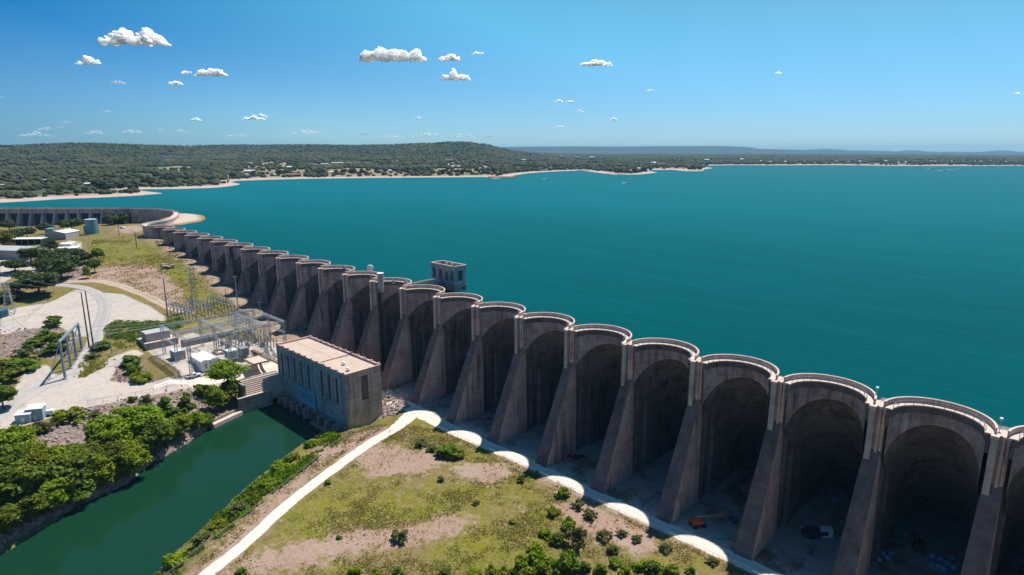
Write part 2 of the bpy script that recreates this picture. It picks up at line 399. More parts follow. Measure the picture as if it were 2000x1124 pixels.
def m_ground():
    t = NT('ground_mix'); at_ = t.n('Attribute', _attribute_name='cover'); sep = t.n('SeparateColor', Color=at_.outputs['Color'])
    p = t.pos(); big = t.noise(p, .045, 5, .6, .36, .64); med = t.noise(p, .22, 6, .65, .36, .64); fin = t.noise(p, 1.3, 6, .7, .32, .68)
    wet = t.noise(p, .09, 4, .55, .4, .6)
    dry = t.mix(med, (.27, .20, .10), (.16, .135, .04)); green = t.mix(fin, (.225, .215, .018), (.12, .135, .014))
    lushf = t.math('ADD', t.math('MULTIPLY', big, .75), t.math('MULTIPLY', at_.outputs['Alpha'], .55))
    lushf = t.math('SUBTRACT', lushf, t.math('MULTIPLY', med, .25))
    g = t.mix(t.n('MapRange', Value=lushf, i1=.22, i2=.75).outputs[0], dry, green)
    g = t.mix(t.math('MULTIPLY', fin, .4), g, (.075, .068, .028))
    spk = t.noise(p, .42, 9, .78, .46, .60); g = t.mix(t.math('MULTIPLY', spk, .7), g, (.27, .205, .10))
    sp2 = t.noise(p, .95, 7, .75, .52, .64); g = t.mix(t.math('MULTIPLY', sp2, .55), g, (.06, .07, .018))
    sp3 = t.noise(p, .07, 8, .7, .52, .60); g = t.mix(t.math('MULTIPLY', sp3, .6), g, (.19, .18, .022))
    bare = t.noise(p, .16, 7, .7, .60, .72)
    dirt = t.mix(fin, (.40, .275, .215), (.28, .19, .15)); dsp = t.noise(p, .8, 8, .75, .55, .66); dirt = t.mix(t.math('MULTIPLY', dsp, .6), dirt, (.13, .11, .06)); dirt = t.mix(t.math('MULTIPLY', wet, .4), dirt, (.38, .31, .26))
    edge = t.math('MULTIPLY', t.math('SUBTRACT', t.noise(p, .5, 6, .7, .2, .8), .5), .9)
    def th(v, k=.5): return t.n('MapRange', Value=t.math('ADD', v, t.math('MULTIPLY', edge, k)), i1=.30, i2=.70).outputs[0]
    g = t.mix(t.math('MULTIPLY', bare, .8), g, dirt)
    g = t.mix(th(sep.outputs[0], 1.7), g, dirt)
    rock = t.mix(fin, (.26, .19, .165), (.10, .075, .065)); rk = t.noise(p, .7, 5, .6, .45, .58); rock = t.mix(t.math('MULTIPLY', rk, .5), rock, (.42, .35, .31))
    g = t.mix(th(sep.outputs[2], 1.0), g, rock)
    grav = t.mix(fin, (.54, .49, .455), (.40, .355, .33)); grav = t.mix(t.math('MULTIPLY', wet, .5), grav, (.56, .46, .38)); gsp = t.noise(p, .3, 8, .75, .52, .66); grav = t.mix(t.math('MULTIPLY', gsp, .45), grav, (.27, .235, .21)); gs2 = t.noise(t.pos((.4, .06, 1), (0, 0, .9)), 1, 5, .6, .5, .62); grav = t.mix(t.math('MULTIPLY', gs2, .3), grav, (.33, .29, .26))
    g = t.mix(th(sep.outputs[1], .8), g, grav)
    t.col(g); t.b.inputs['Specular IOR Level'].default_value = .1
    t.bump(t.noise(p, 1.1, 9, .75), .8, .35); return t
m_ground(); gme.materials.append(M['ground_mix'])

# ---------------------------------------------------------------- roads laid on the ground
def ribbon(name, px, width, mat, lift=.10, world=False, wob=.25, step=2.0):
    P = np.array(px, float) if world else np.array([at(x, y)[:2] for x, y in px])
    # Catmull-Rom through the traced points
    Q = np.vstack([2 * P[0] - P[1], P, 2 * P[-1] - P[-2]]); pts = []; ws = []
    W = np.array(width if hasattr(width, '__len__') else [width] * len(P), float)
    for i in range(1, len(Q) - 2):
        n = max(2, int(np.hypot(*(Q[i + 1] - Q[i])) / step))
        for k in range(n):
            u = k / n; a, b, c, d = Q[i - 1], Q[i], Q[i + 1], Q[i + 2]
            pts.append(.5 * ((2 * b) + (c - a) * u + (2 * a - 5 * b + 4 * c - d) * u * u + (3 * b - a - 3 * c + d) * u ** 3)); ws.append(W[i - 1] * (1 - u) + W[i] * u)
    pts.append(P[-1]); ws.append(W[-1]); pts = np.array(pts); ws = np.array(ws)
    T = np.gradient(pts, axis=0); T /= np.hypot(T[:, 0], T[:, 1])[:, None]; N = np.stack([-T[:, 1], T[:, 0]], 1)
    nc = 6; V = []
    wl = vnoise(pts[:, 0], pts[:, 1], 3.1) * 2 * wob; wr = vnoise(pts[:, 0] + 40, pts[:, 1], 3.7) * 2 * wob
    for j in range(nc + 1):
        f = j / nc - .5; off = ws * f + (wl if j == 0 else wr if j == nc else 0)
        q = pts + N * off[:, None]; z = hgt(q[:, 0], q[:, 1]) + lift - (.3 if j in (0, nc) else 0)
        V.append(np.column_stack([q, z]))
    V = np.stack(V, 1).reshape(-1, 3); m = len(pts); i = (np.arange(m - 1)[:, None] * (nc + 1) + np.arange(nc)[None]).ravel()
    me = mesh_np(name, V, np.stack([i, i + 1, i + nc + 2, i + nc + 1], 1)); o = link(name, me, mat)
    ac = me.attributes.new('across', 'FLOAT', 'POINT'); ac.data.foreach_set('value', np.tile(np.abs(np.arange(nc + 1) / nc - .5) * 2, m).astype(np.float32)); tag(o, kind='structure'); smooth(o); return o
def m_road(name, a, b, c, track=0.):
    t = NT(name); p = t.pos(); f = t.noise(p, 1.6, 7, .7, .3, .7); g = t.noise(p, .13, 5, .6, .4, .62)
    x = t.n('Attribute', _attribute_name='across').outputs['Fac']; k = t.mix(t.math('MULTIPLY', g, .6), t.mix(f, a, b), c); n2 = t.noise(p, .45, 7, .75, .3, .7)
    wheel = t.n('MapRange', Value=t.math('ABSOLUTE', t.math('SUBTRACT', x, .45)), i1=.22, i2=.06).outputs[0]; k = t.mix(t.math('MULTIPLY', wheel, .35), k, tuple(q * 1.12 for q in a))
    mid = t.n('MapRange', Value=t.math('ADD', x, t.math('MULTIPLY', n2, .5)), i1=.55, i2=.2).outputs[0]; k = t.mix(t.math('MULTIPLY', mid, .45), k, tuple(q * .72 for q in c))
    rim = t.n('MapRange', Value=t.math('ADD', x, t.math('MULTIPLY', t.math('SUBTRACT', n2, .5), .7)), i1=.74, i2=1.02).outputs[0]; k = t.mix(t.math('MULTIPLY', rim, .9), k, (.24, .19, .09))
    t.col(k); t.bump(f, .4, .1); return t
m_road('caliche', (.76, .68, .60), (.66, .585, .51), (.70, .59, .49))
m_road('dirt_track', (.50, .40, .32), (.40, .31, .245), (.34, .26, .19))
m_road('grey_road', (.40, .375, .365), (.33, .305, .30), (.46, .42, .39))
ribbon('road', [(108, 557), (150, 560), (182, 570), (203, 590), (203, 612), (192, 645), (178, 680), (160, 712), (128, 738), (85, 752), (45, 772), (10, 800), (-40, 830)], [6, 6, 7, 8, 8, 8, 8, 8, 10, 12, 12, 12, 12], 'grey_road')
ribbon('dirt_road', [(104, 553), (150, 550), (200, 551), (245, 562), (290, 580), (325, 598), (352, 607), (380, 612)], 6, 'dirt_track', .13, wob=.8)
ribbon('path', [(846, 812), (812, 806), (790, 822), (770, 838), (720, 868), (680, 896), (640, 925), (560, 987), (480, 1060), (395, 1130), (300, 1220), (120, 1400)], [9, 8, 6.5, 5, 4.6, 4.5, 4.5, 4.4, 4.4, 4.4, 4.4, 4.4], 'caliche', .14, wob=.35)
DAMROAD = [(-196, -14), (-180, -14.6), (-165, -16.2), (-148, -16.4), (-127, -15.8), (-105, -15.0), (-84, -15.4), (-62, -15.4), (-41, -15.2), (-20, -15.4), (10, -15.4), (60, -15.4)]
ribbon('service_road', DAMROAD, [7, 7, 8, 7, 6.2, 5.6, 6, 6, 6, 6, 6, 6], 'caliche', .14, world=True, wob=.7)
ribbon('apron_road', [(300, 757), (380, 748), (470, 731), (542, 716), (560, 708)], [5, 5.5, 8, 9, 9], 'caliche', .14, wob=.2)
# floor of the bays between the buttresses, raked white gravel
fl = [(x, y) for x, y in [(-200, -16), (-150, -15.2), (-90, -16), (-40, -16), (70, -16), (70, 46), (-200, 46)]]
bx = np.arange(-196, 66, 2.2); by = np.arange(-14.3, 50, 2.2)
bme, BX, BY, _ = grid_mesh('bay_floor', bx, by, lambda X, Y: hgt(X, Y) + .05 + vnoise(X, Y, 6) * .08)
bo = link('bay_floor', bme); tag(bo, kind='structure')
def m_bay():
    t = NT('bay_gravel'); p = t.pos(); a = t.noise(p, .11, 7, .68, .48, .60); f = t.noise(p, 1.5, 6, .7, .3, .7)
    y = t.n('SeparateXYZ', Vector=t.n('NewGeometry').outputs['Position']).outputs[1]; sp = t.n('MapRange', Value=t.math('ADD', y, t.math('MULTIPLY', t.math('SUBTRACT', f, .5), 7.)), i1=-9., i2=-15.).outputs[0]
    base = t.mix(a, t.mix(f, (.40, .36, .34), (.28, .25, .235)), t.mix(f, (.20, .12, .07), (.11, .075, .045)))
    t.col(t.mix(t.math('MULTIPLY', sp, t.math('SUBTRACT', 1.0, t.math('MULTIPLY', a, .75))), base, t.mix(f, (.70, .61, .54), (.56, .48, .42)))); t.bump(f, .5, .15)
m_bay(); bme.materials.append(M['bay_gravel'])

# ---------------------------------------------------------------- water
def m_water(name, deep, tint2, bscale, bst, spec, rough=.12):
    t = NT(name); p = t.pos((.35, 1.0, 1.0), (0, 0, R(28)))
    l = t.noise(t.pos((.0018, .012, 1), (0, 0, R(-44))), 1.0, 5, .55, .3, .7); l2 = t.noise(t.pos((.006, .05, 1), (0, 0, R(-40))), 1.0, 5, .6, .3, .7)
    # water colour pales away from the dam, standing in for sky reflection, with wind streaks
    dd = t.n('VectorMath', _operation='DOT_PRODUCT', i0=t.n('NewGeometry').outputs['Position'], i1=(-.45, .89, 0)).outputs['Value']
    far = t.n('MapRange', Value=dd, i1=60., i2=560.).outputs[0]
    k = t.math('ADD', t.math('MULTIPLY', far, .8), t.math('MULTIPLY', t.math('SUBTRACT', t.math('ADD', l, l2), 1.0), .20))
    t.col(t.mix(t.n('Clamp', Value=k).outputs[0], deep, tint2))
    h = t.math('ADD', t.noise(p, bscale, 4, .6, 0, 1, .3), t.math('MULTIPLY', t.noise(t.pos((.5, 1, 1), (0, 0, R(50))), bscale * .22, 3, .5, 0, 1), 2.5))
    bp = t.n('Bump', Strength=bst, Distance=.5, Height=h).outputs[0]; cl_ = t.b.inputs['Base Color'].links[0].from_socket
    df = t.n('BsdfDiffuse', Color=cl_, Normal=bp); gl = t.n('BsdfGlossy', Color=(1., 1., 1.), Roughness=rough, Normal=bp); fr = t.n('Fresnel', IOR=1.33, Normal=bp)
    mx = t.n('MixShader'); t.set(mx.inputs[0], t.math('MULTIPLY', fr, spec)); t.set(mx.inputs[1], df); t.set(mx.inputs[2], gl); t.t.links.new(mx.outputs[0], t.t.nodes['Material Output'].inputs[0]); return t
m_water('lake_water', (.0001, .068, .078), (.0002, .126, .160), .32, .5, .075, .2)
m_water('river_water', (.006, .038, .020), (.016, .055, .042), .5, .12, .6, .05)
PITCHM = 21.34
def pier_x(i): return 1.3 - PITCHM * i
PIERS = range(-3, 24)
CREST = pts_at([(303, 446.5), (290, 444.5), (283, 441.5), (289, 438.4), (306, 435.2), (322, 432.2), (336, 427), (343, 421.5), (344.5, 417.5), (340, 414.6), (328, 412.6), (300, 410.3), (256, 409.5)], 0)
CREST[0] = (pier_x(23) - .5, 1.4)
D2A = CREST[-1]; d2 = np.array([-_cy, -_sy]); D2B = D2A + d2 * 420
lake = []
for i in range(-3, 23):
    xa = (pier_x(i) + pier_x(i + 1)) / 2
    for k in range(17):
        a = R(8) + R(164) * k / 16; lake.append((xa + 9.72 * math.cos(a), -.5 + 9.72 * math.sin(a)))
lake += [tuple(p) for p in CREST[1:]] + [tuple(D2B)]
lake += [(-9000, -2500), (-60000, 0), (-60000, 60000), (40000, 60000), (40000, -200), (135, -6)]
from mathutils.geometry import tessellate_polygon
tri = tessellate_polygon([[Vector((x, y, 0)) for x, y in lake]])
me = bpy.data.meshes.new('lake'); me.from_pydata([(x, y, LAKE_Z) for x, y in lake], [], [tuple(t) for t in tri])
bm = bmesh.new(); bm.from_mesh(me)
for f in bm.faces:
    if f.normal.z < 0: f.normal_flip()
bm.to_mesh(me); bm.free(); tag(link('lake', me, 'lake_water'), kind='structure')
rp = [(x, y) for x, y in RIVER]; tri = tessellate_polygon([[Vector((x, y, 0)) for x, y in rp]])
cx, cy = np.mean(rp, 0)
big = MB(); o = 0
# the water surface runs a little under both banks
xs, ys = np.array(rp)[:, 0], np.array(rp)[:, 1]
river = MB().add([(x + (4 if x > -190 and y < -36 else -4 if x < -200 and y < -36 else 0), y, RIVER_Z) for x, y in rp], [tuple(t) for t in tri]).build('river', 'river_water', fix=False)
bm = bmesh.new(); bm.from_mesh(river.data)
for f in bm.faces:
    if f.normal.z < 0: f.normal_flip()
bm.to_mesh(river.data); bm.free(); tag(river, kind='structure')
# sand spit upstream of the curved wall
def spit_z(X, Y):
    d = dist_to(SPIT, X, Y); return LAKE_Z + np.where(inside(SPIT, X, Y), np.minimum(d * .14, 2.6), -np.minimum(d * .2, 4)) + vnoise(X, Y, 12) * .25
x0, y0 = SPIT.min(0) - 25; x1, y1 = SPIT.max(0) + 25
spm, SX, SY, _ = grid_mesh('sand_spit', np.arange(x0, x1, 2.5), np.arange(y0, y1, 2.5), spit_z)
bm = bmesh.new(); bm.from_mesh(spm); gone = [f for f in bm.faces if f.calc_center_median().z < LAKE_Z - .9]
bmesh.ops.delete(bm, geom=gone, context='FACES'); bm.to_mesh(spm); bm.free()
def m_sand(name='beach'):
    t = NT(name); z = t.n('SeparateXYZ', Vector=t.n('NewGeometry').outputs['Position']).outputs[2]; p = t.pos(); f = t.noise(p, .3, 6, .7, .3, .7)
    dry = t.mix(f, (.52, .43, .36), (.42, .34, .29)); wet = t.mix(f, (.28, .17, .06), (.20, .12, .05))
    t.col(t.mix(t.n('MapRange', Value=t.math('ADD', z, t.math('MULTIPLY', f, .6)), i1=LAKE_Z + .5, i2=LAKE_Z + 1.3).outputs[0], wet, dry)); return t
m_sand(); tag(smooth(link('sand_spit', spm, 'beach')), kind='structure')

# ---------------------------------------------------------------- land beyond the lake
SHORE_PX = [(-60, 400), (0, 396.5), (50, 394), (120, 389), (175, 387), (225, 385), (275, 382), (325, 378), (287, 374), (268, 371.5), (280, 370), (350, 369.5), (425, 367), (458, 363), (472, 360.3), (462, 358), (452, 356),
            (465, 353.5), (520, 351.5), (584, 349.8), (714, 348), (844, 347), (948, 346), (962, 350), (1000, 347.3), (1004, 343), (1030, 339), (1058, 336.7), (1100, 334.5), (1136, 333.5), (1165, 337.5), (1201, 342), (1250, 341), (1285, 337.5), (1262, 332.5),
            (1310, 331.8), (1345, 335.5), (1374, 335), (1376, 331), (1395, 328.6), (1365, 325.5), (1388, 323.4), (1440, 322.8), (1500, 323.2), (1636, 322.8), (1740, 324.4), (1860, 324.4), (2000, 323.8), (2150, 323.8), (2500, 324)]
SHORE = pts_at(SHORE_PX, LAKE_Z)
LAND = np.vstack([SHORE, [(6000, 40000), (-40000, 40000), (-40000, -2200), (-2400, -500)]])
SKY_PX = [(-300, 292), (0, 288), (40, 286), (100, 284), (150, 282), (200, 281.5), (250, 283), (300, 285), (350, 287), (390, 287.5), (430, 286), (470, 285), (520, 286), (600, 284.5), (700, 286), (760, 285), (800, 283.5), (850, 281.5), (885, 279.5), (920, 280.5), (950, 284), (980, 291), (1000, 295.5), (1040, 300), (1090, 302.5), (1200, 303), (1500, 303.5), (2000, 304.5), (2300, 304.5)]
def hill_z(X, Y):
    dx = X - CAM[0]; dy = Y - CAM[1]; D = dy * _cy - dx * _sy; L = dx * _cy + dy * _sy; D = np.maximum(D, 1.0); px = 1000 + FOC * L / D
    d = dist_to(SHORE, X, Y, False); ins = inside(LAND, X, Y)
    base = LAKE_Z + np.where(ins, 2.2 * np.clip(d / 26, 0, 1) + 4 * sstep((d - 20) / 260), -np.clip(d * .12, 0, 70))
    sk = np.interp(px, [p[0] for p in SKY_PX], [p[1] for p in SKY_PX])
    Dr = np.interp(px, [0, 400, 520, 950, 1100, 2000], [2500, 2900, 3500, 3400, 5200, 6500])
    Ds = np.interp(px, [0, 460, 1000, 1300, 1500, 2000], [760, 1250, 1450, 1900, 2700, 2700])
    top = CAM[2] + (295.2 - sk) / FOC * Dr - 4
    t = np.clip((D - Ds) / (Dr - Ds), 0, 1)
    prof = t ** 1.5 * (1 - .25 * np.sin(np.pi * t))
    back = np.clip((D - Dr) / 2500, 0, 1)
    z = base + (top - base) * prof * np.where(ins, np.clip(d / 90, 0, 1), 0) * (1 - .5 * sstep(back) )
    z = z + np.where(ins, np.clip(d / 200, 0, 1) * (vnoise(X, Y, 240) * 14 + vnoise(X + 50, Y, 90) * 5) * np.clip(1 - t, .15, 1) * np.clip(t * 6 + .2, 0, 1), 0)
    return z
hx = axis([(-16000, -9000, 500), (-9000, -4400, 160), (-4400, -2600, 50), (-2600, -700, 22), (-700, 600, 60), (600, 3000, 300)]); hy = axis([(-500, -100, 50), (-100, 1500, 22), (1500, 3600, 50), (3600, 9000, 170), (9000, 16000, 500)])
hme, HX, HY, HZ = grid_mesh('hills', hx, hy, hill_z); hills = link('hills', hme); smooth(hills); tag(hills, kind='structure')
CLEAR = [pts_at(p, 2) for p in ([(470, 352), (478, 330), (520, 322), (560, 326), (600, 336), (590, 348)], [(280, 369), (330, 364), (400, 360), (455, 358), (470, 360), (425, 366)],
     [(0, 386), (120, 377), (230, 371), (300, 374), (240, 381), (100, 388), (0, 395)], [(840, 345), (850, 330), (900, 324), (960, 330), (1000, 338), (960, 344)], [(1010, 338), (1060, 333), (1130, 331), (1100, 334)], [(1230, 329), (1300, 325), (1370, 326), (1395, 329), (1300, 331)],
     [(1390, 322), (1500, 319), (1900, 320), (1900, 323)], [(640, 347), (640, 335), (700, 334), (800, 338), (800, 346)], [(300, 335), (380, 330), (390, 336), (320, 341)])]
cl = mask(CLEAR, 14, HX, HY); hc = np.zeros((HX.size, 4), np.float32); hc[:, 0] = cl.ravel()
dS = dist_to(SHORE, HX, HY, False)
ca = hme.color_attributes.new('cover', 'FLOAT_COLOR', 'POINT'); ca.data.foreach_set('color', hc.ravel())
def m_hill():
    t = NT('hill_ground'); a = t.n('SeparateColor', Color=t.n('Attribute', _attribute_name='cover').outputs['Color']).outputs[0]; p = t.pos()
    f = t.noise(p, .05, 6, .7, .3, .7); b = t.noise(p, .008, 5, .6, .4, .62); q = t.noise(p, .015, 5, .7, .56, .70)
    g = t.mix(f, (.04, .055, .018), (.075, .078, .03)); g = t.mix(b, g, (.06, .06, .03)); g = t.mix(t.math('MULTIPLY', q, .6), g, (.27, .22, .14))
    op = t.mix(f, (.20, .17, .085), (.30, .23, .16)); g = t.mix(t.n('MapRange', Value=t.math('ADD', a, t.math('MULTIPLY', t.math('SUBTRACT', f, .5), .8)), i1=.35, i2=.6).outputs[0], g, op)
    z = t.n('SeparateXYZ', Vector=t.n('NewGeometry').outputs['Position']).outputs[2]
    sand = t.mix(f, (.50, .40, .33), (.40, .31, .26))
    t.col(t.mix(t.n('MapRange', Value=t.math('ADD', z, t.math('MULTIPLY', f, .5)), i1=LAKE_Z + 1.9, i2=LAKE_Z + 2.7).outputs[0], sand, g)); return t
m_hill(); hme.materials.append(M['hill_ground'])
# far blue ranges
def ridge(name, px, D, thick, seed):
    xs = np.linspace(px[0][0], px[-1][0], 160); ys = np.interp(xs, [p[0] for p in px], [p[1] for p in px]) + np.random.default_rng(seed).normal(0, .12, 160)
    rows = []
    for f, hf in ((-1, 0), (-.5, .35), (-.15, .82), (0, 1), (.4, .7), (1, 0)):
        r = []
        for x, y in zip(xs, ys):
            DD = D + f * thick + vnoise(np.array(x), np.array(f * 9.), 40) * thick * .25
            top = CAM[2] + (295.2 - y) / FOC * D; u = (x - 1000) / FOC
            r.append((CAM[0] + DD * (u * _cy - _sy), CAM[1] + DD * (u * _sy + _cy), -8 + (top + 8) * hf))
        rows.append(r)
    V = np.array(rows).reshape(-1, 3); n = len(xs); i = (np.arange(len(rows) - 1)[:, None] * n + np.arange(n - 1)[None]).ravel()
    o = link(name, mesh_np(name, V, np.stack([i, i + 1, i + 1 + n, i + n], 1)), 'range_scrub'); smooth(o); tag(o, kind='structure')
m_flat('range_scrub', (.03, .055, .05), .95, .35, .004)
ridge('mountains', [(900, 294), (960, 290), (990, 288), (1060, 287.2), (1100, 286.8), (1180, 287.2), (1300, 286.5), (1395, 286), (1450, 288), (1470, 291.5), (1500, 292), (1560, 294), (1650, 296), (1800, 298), (2000, 299.5), (2300, 300)], 11000, 2200, 1)
ridge('mountain_range', [(1300, 300), (1460, 293), (1520, 292.4), (1560, 293.4), (1600, 291), (1640, 293.5), (1690, 294.8), (1735, 296), (1755, 293.6), (1778, 294.5), (1800, 297), (1890, 297.5), (1930, 294), (1955, 295), (1970, 297.5), (2000, 297), (2030, 297.5), (2300, 298)], 15500, 2500, 2)
# ---------------------------------------------------------------- the multiple-arch dam
dam = thing('dam', 'long concrete dam of tall sloping buttresses and rounded arches holding back the teal lake', 'dam')
def make_buttress():
    g = MB()
    # web with its battered downstream face: rings from the head down, widening to the toe
    prof = [(-10.2, -.35, 1.55), (-41.5, -14.1, 2.3), (-47, -16.5, 2.45)]
    vs = []
    for z, y, hw in prof:
        vs += [(-hw, y, z), (hw, y, z), (hw - .05, 1.1, z), (-hw + .05, 1.1, z)]
    g.add(vs, [(0, 1, 2, 3)] + [(4 * k + a, 4 * k + (a + 1) % 4, 4 * k + 4 + (a + 1) % 4, 4 * k + 4 + a) for k in range(2) for a in range(4)] + [(11, 10, 9, 8)])
    b = g.build('buttress', 'dam_concrete', dam); b.data.materials.append(M['weathered_shade_concrete'])
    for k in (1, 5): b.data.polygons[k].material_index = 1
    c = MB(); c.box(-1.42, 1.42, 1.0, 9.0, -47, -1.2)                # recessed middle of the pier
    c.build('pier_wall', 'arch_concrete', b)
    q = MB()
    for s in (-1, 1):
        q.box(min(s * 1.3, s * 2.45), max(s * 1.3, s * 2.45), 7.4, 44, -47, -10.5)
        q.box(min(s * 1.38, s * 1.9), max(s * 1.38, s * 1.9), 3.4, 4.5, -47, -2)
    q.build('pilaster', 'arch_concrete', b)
    h = MB()
    h.box(-1.5, 1.62, -.15, 3.0, -10.6, -.55)                         # head of the buttress
    h.box(.28, .80, -.55, .2, -11.2, -.5); h.box(1.02, 1.46, -.38, .2, -10.9, -.5)
    # pointed foot of the head against the batter
    h.add([(-1.5, -.15, -10.6), (1.62, -.15, -10.6), (1.62, 3, -10.6), (-1.5, 3, -10.6), (-1.2, -.9, -12.4), (.3, -1.0, -12.4), (.3, 3, -12.4), (-1.2, 3, -12.4)],
          [(0, 1, 5, 4), (1, 2, 6, 5), (2, 3, 7, 6), (3, 0, 4, 7), (4, 5, 6, 7), (3, 2, 1, 0)])
    h.build('buttress_head', 'dam_concrete', b)
    st = MB(); st.box(-1.42, -.28, -1.35, .1, -12.6, -.5)
    st.add([(-1.42, -1.35, -12.6), (-.28, -1.35, -12.6), (-.28, .1, -12.6), (-1.42, .1, -12.6), (-1.3, -1.25, -13.0), (-.4, -1.25, -13.0), (-.4, .1, -13.0), (-1.3, .1, -13.0)],
           [(0, 1, 5, 4), (1, 2, 6, 5), (2, 3, 7, 6), (3, 0, 4, 7), (4, 5, 6, 7), (3, 2, 1, 0)])
    st.build('head_rib', 'pale_concrete', b)
    cp = MB(); cp.box(-1.58, -.18, -1.5, 3.2, -.5, .06); cp.box(-.17, 1.66, -.2, 3.6, -.54, -.02); cp.box(.24, .86, -.62, 3.2, -.49, .03); cp.box(.98, 1.52, -.46, 3.0, -.48, .02)
    cp.build('cap', 'deck_concrete', b)
    return b
b0 = make_buttress()
def make_arch():
    """one barrel: upright ring under the crest road, then a tube leaning upstream towards its foot"""
    n = 26; A = [math.pi * k / n for k in range(n + 1)]; zs = [0, .12, .3, .5, .7, .85, 1.0]
    V = []
    for a in A:
        zt = -4.2 - 7.4 * (1 - math.sin(a)) ** 1.1; r = 8.42
        V.append((r * math.cos(a), -.5 + r * math.sin(a), -1.4)); V.append((r * math.cos(a), -.5 + r * math.sin(a), zt))
        for f in (.02, .2, .45, .7, 1.0):
            z = zt + (-47 - zt) * f; sh = .92 * (zt - z) + 1.0 * min(1, f / .02) * .5
            V.append((r * math.cos(a), -.5 + r * math.sin(a) + sh, z))
    m = 7; F = [(i * m + k, i * m + k + 1, (i + 1) * m + k + 1, (i + 1) * m + k) for i in range(n) for k in range(m - 1)]
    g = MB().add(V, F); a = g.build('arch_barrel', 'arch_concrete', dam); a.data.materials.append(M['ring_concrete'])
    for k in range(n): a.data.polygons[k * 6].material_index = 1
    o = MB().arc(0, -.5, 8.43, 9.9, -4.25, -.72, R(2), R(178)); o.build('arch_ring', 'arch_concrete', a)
    d = MB().arc(0, -.5, 8.0, 9.62, -.28, 0, R(1.5), R(178.5)); d.build('crest_road', 'deck_concrete', a)
    d = MB().arc(0, -.5, 8.03, 8.7, -1.75, -.29, R(1.5), R(178.5)); d.build('fascia', 'weathered_shade_concrete', a)  # dark tone paints the shade below the crest road
    p = MB().arc(0, -.5, 9.6, 9.9, -.74, 1.1, R(4), R(176)).build('parapet', 'dam_concrete', a); MB().arc(0, -.5, 9.52, 9.97, 1.1, 1.22, R(4), R(176)).build('coping', 'deck_concrete', a)
    r = MB()
    for k in range(13):
        t = R(8 + 164 * k / 12); x, y = 8.14 * math.cos(t), -.5 + 8.14 * math.sin(t); r.box(x - .05, x + .05, y - .05, y + .05, 0, 1.05)
    for z in (.55, 1.02): r.arc(0, -.5, 8.11, 8.17, z, z + .05, R(8), R(172), 30)
    r.build('railing', 'grey_metal', a)
    return a
a0 = make_arch()
for i in PIERS:
    b = b0 if i == -3 else copy_tree(b0, dam); b.location = (pier_x(i), 0, 0)
for i in range(-3, 23):
    a = a0 if i == -3 else copy_tree(a0, dam); a.location = ((pier_x(i) + pier_x(i + 1)) / 2, 0, 0)

# curved gravity wall that joins the arches to the second dam
def sweep(P, prof, closed=True):
    P = np.array(P, float); T = np.gradient(P, axis=0); T /= np.hypot(T[:, 0], T[:, 1])[:, None]; N = np.stack([-T[:, 1], T[:, 0]], 1)
    V = []; m = len(prof)
    for p, nn in zip(P, N):
        for o, z in prof: V.append((p[0] + nn[0] * o, p[1] + nn[1] * o, z))
    F = [(i * m + k, i * m + (k + 1) % m, (i + 1) * m + (k + 1) % m, (i + 1) * m + k) for i in range(len(P) - 1) for k in range(m)]
    F += [tuple(range(m)), tuple((len(P) - 1) * m + k for k in range(m))[::-1]]
    return MB().add(V, F)
def spline(P, n=6):
    P = np.array(P, float); Q = np.vstack([2 * P[0] - P[1], P, 2 * P[-1] - P[-2]]); out = []
    for i in range(1, len(Q) - 2):
        for k in range(n):
            u = k / n; a, b, c, d = Q[i - 1], Q[i], Q[i + 1], Q[i + 2]
            out.append(.5 * ((2 * b) + (c - a) * u + (2 * a - 5 * b + 4 * c - d) * u * u + (3 * b - a - 3 * c + d) * u ** 3))
    return np.array(out + [P[-1]])
CP = spline(CREST)
cw = sweep(CP, [(1.6, -.1), (1.6, -16), (-5.5, -16), (-1.8, -3), (-1.8, -.1)]).build('gravity_wall', 'dam_concrete', dam)
sweep(CP, [(2.0, .02), (2.0, -.12), (-2.1, -.12), (-2.1, .02)]).build('crest_road', 'deck_concrete', cw)
sweep(CP, [(2.0, 1.15), (2.0, -.02), (1.7, -.02), (1.7, 1.15)]).build('parapet', 'deck_concrete', cw)
sweep(CP, [(-1.8, .95), (-1.8, -.02), (-2.1, -.02), (-2.1, .95)]).build('parapet', 'pale_concrete', cw)

# second dam with its gate bays, far left
gd = thing('gate_dam', 'straight low dam of slanting piers with dark gate bays at the far left', 'dam', (D2A[0], D2A[1], 0), math.atan2(d2[1], d2[0]))
# local frame: x runs along the dam to the left, y downstream is +y here
L2 = 420
for name, mat, bxs in (('gate_wall', 'dark_metal', [(0, L2, -2.2, -.8, -18, -2)]), ('crest_beam', 'pale_concrete', [(0, L2, -3.4, 1.4, -3.6, -.3)]),
                       ('crest_road', 'deck_concrete', [(0, L2, -3.6, 2.0, -.3, 0)]), ('parapet', 'dam_concrete', [(0, L2, -3.6, -3.3, 0, 1.1), (0, L2, 1.7, 2.0, 0, 1.0)])):
    g = MB()
    for q in bxs: g.box(*q)
    g.build(name, mat, gd)
k = 0; x = 4.0
while x < L2 - 2:
    MB().add([(x - 1, -3.5, -18), (x + 1, -3.5, -18), (x + 1, 9, -18), (x - 1, 9, -18), (x - 1, -3.5, .45), (x + 1, -3.5, .45), (x + 1, 2.6, .45), (x - 1, 2.6, .45), (x - 1, 2.6, -3), (x + 1, 2.6, -3)],
             [(3, 2, 1, 0), (4, 5, 6, 7), (0, 1, 5, 4), (3, 8, 9, 2), (8, 7, 6, 9), (1, 2, 9), (1, 9, 6), (1, 6, 5), (0, 8, 3), (0, 7, 8), (0, 4, 7)]).build('gate_pier', 'pale_concrete', gd)
    x += 11.2
G2 = gd

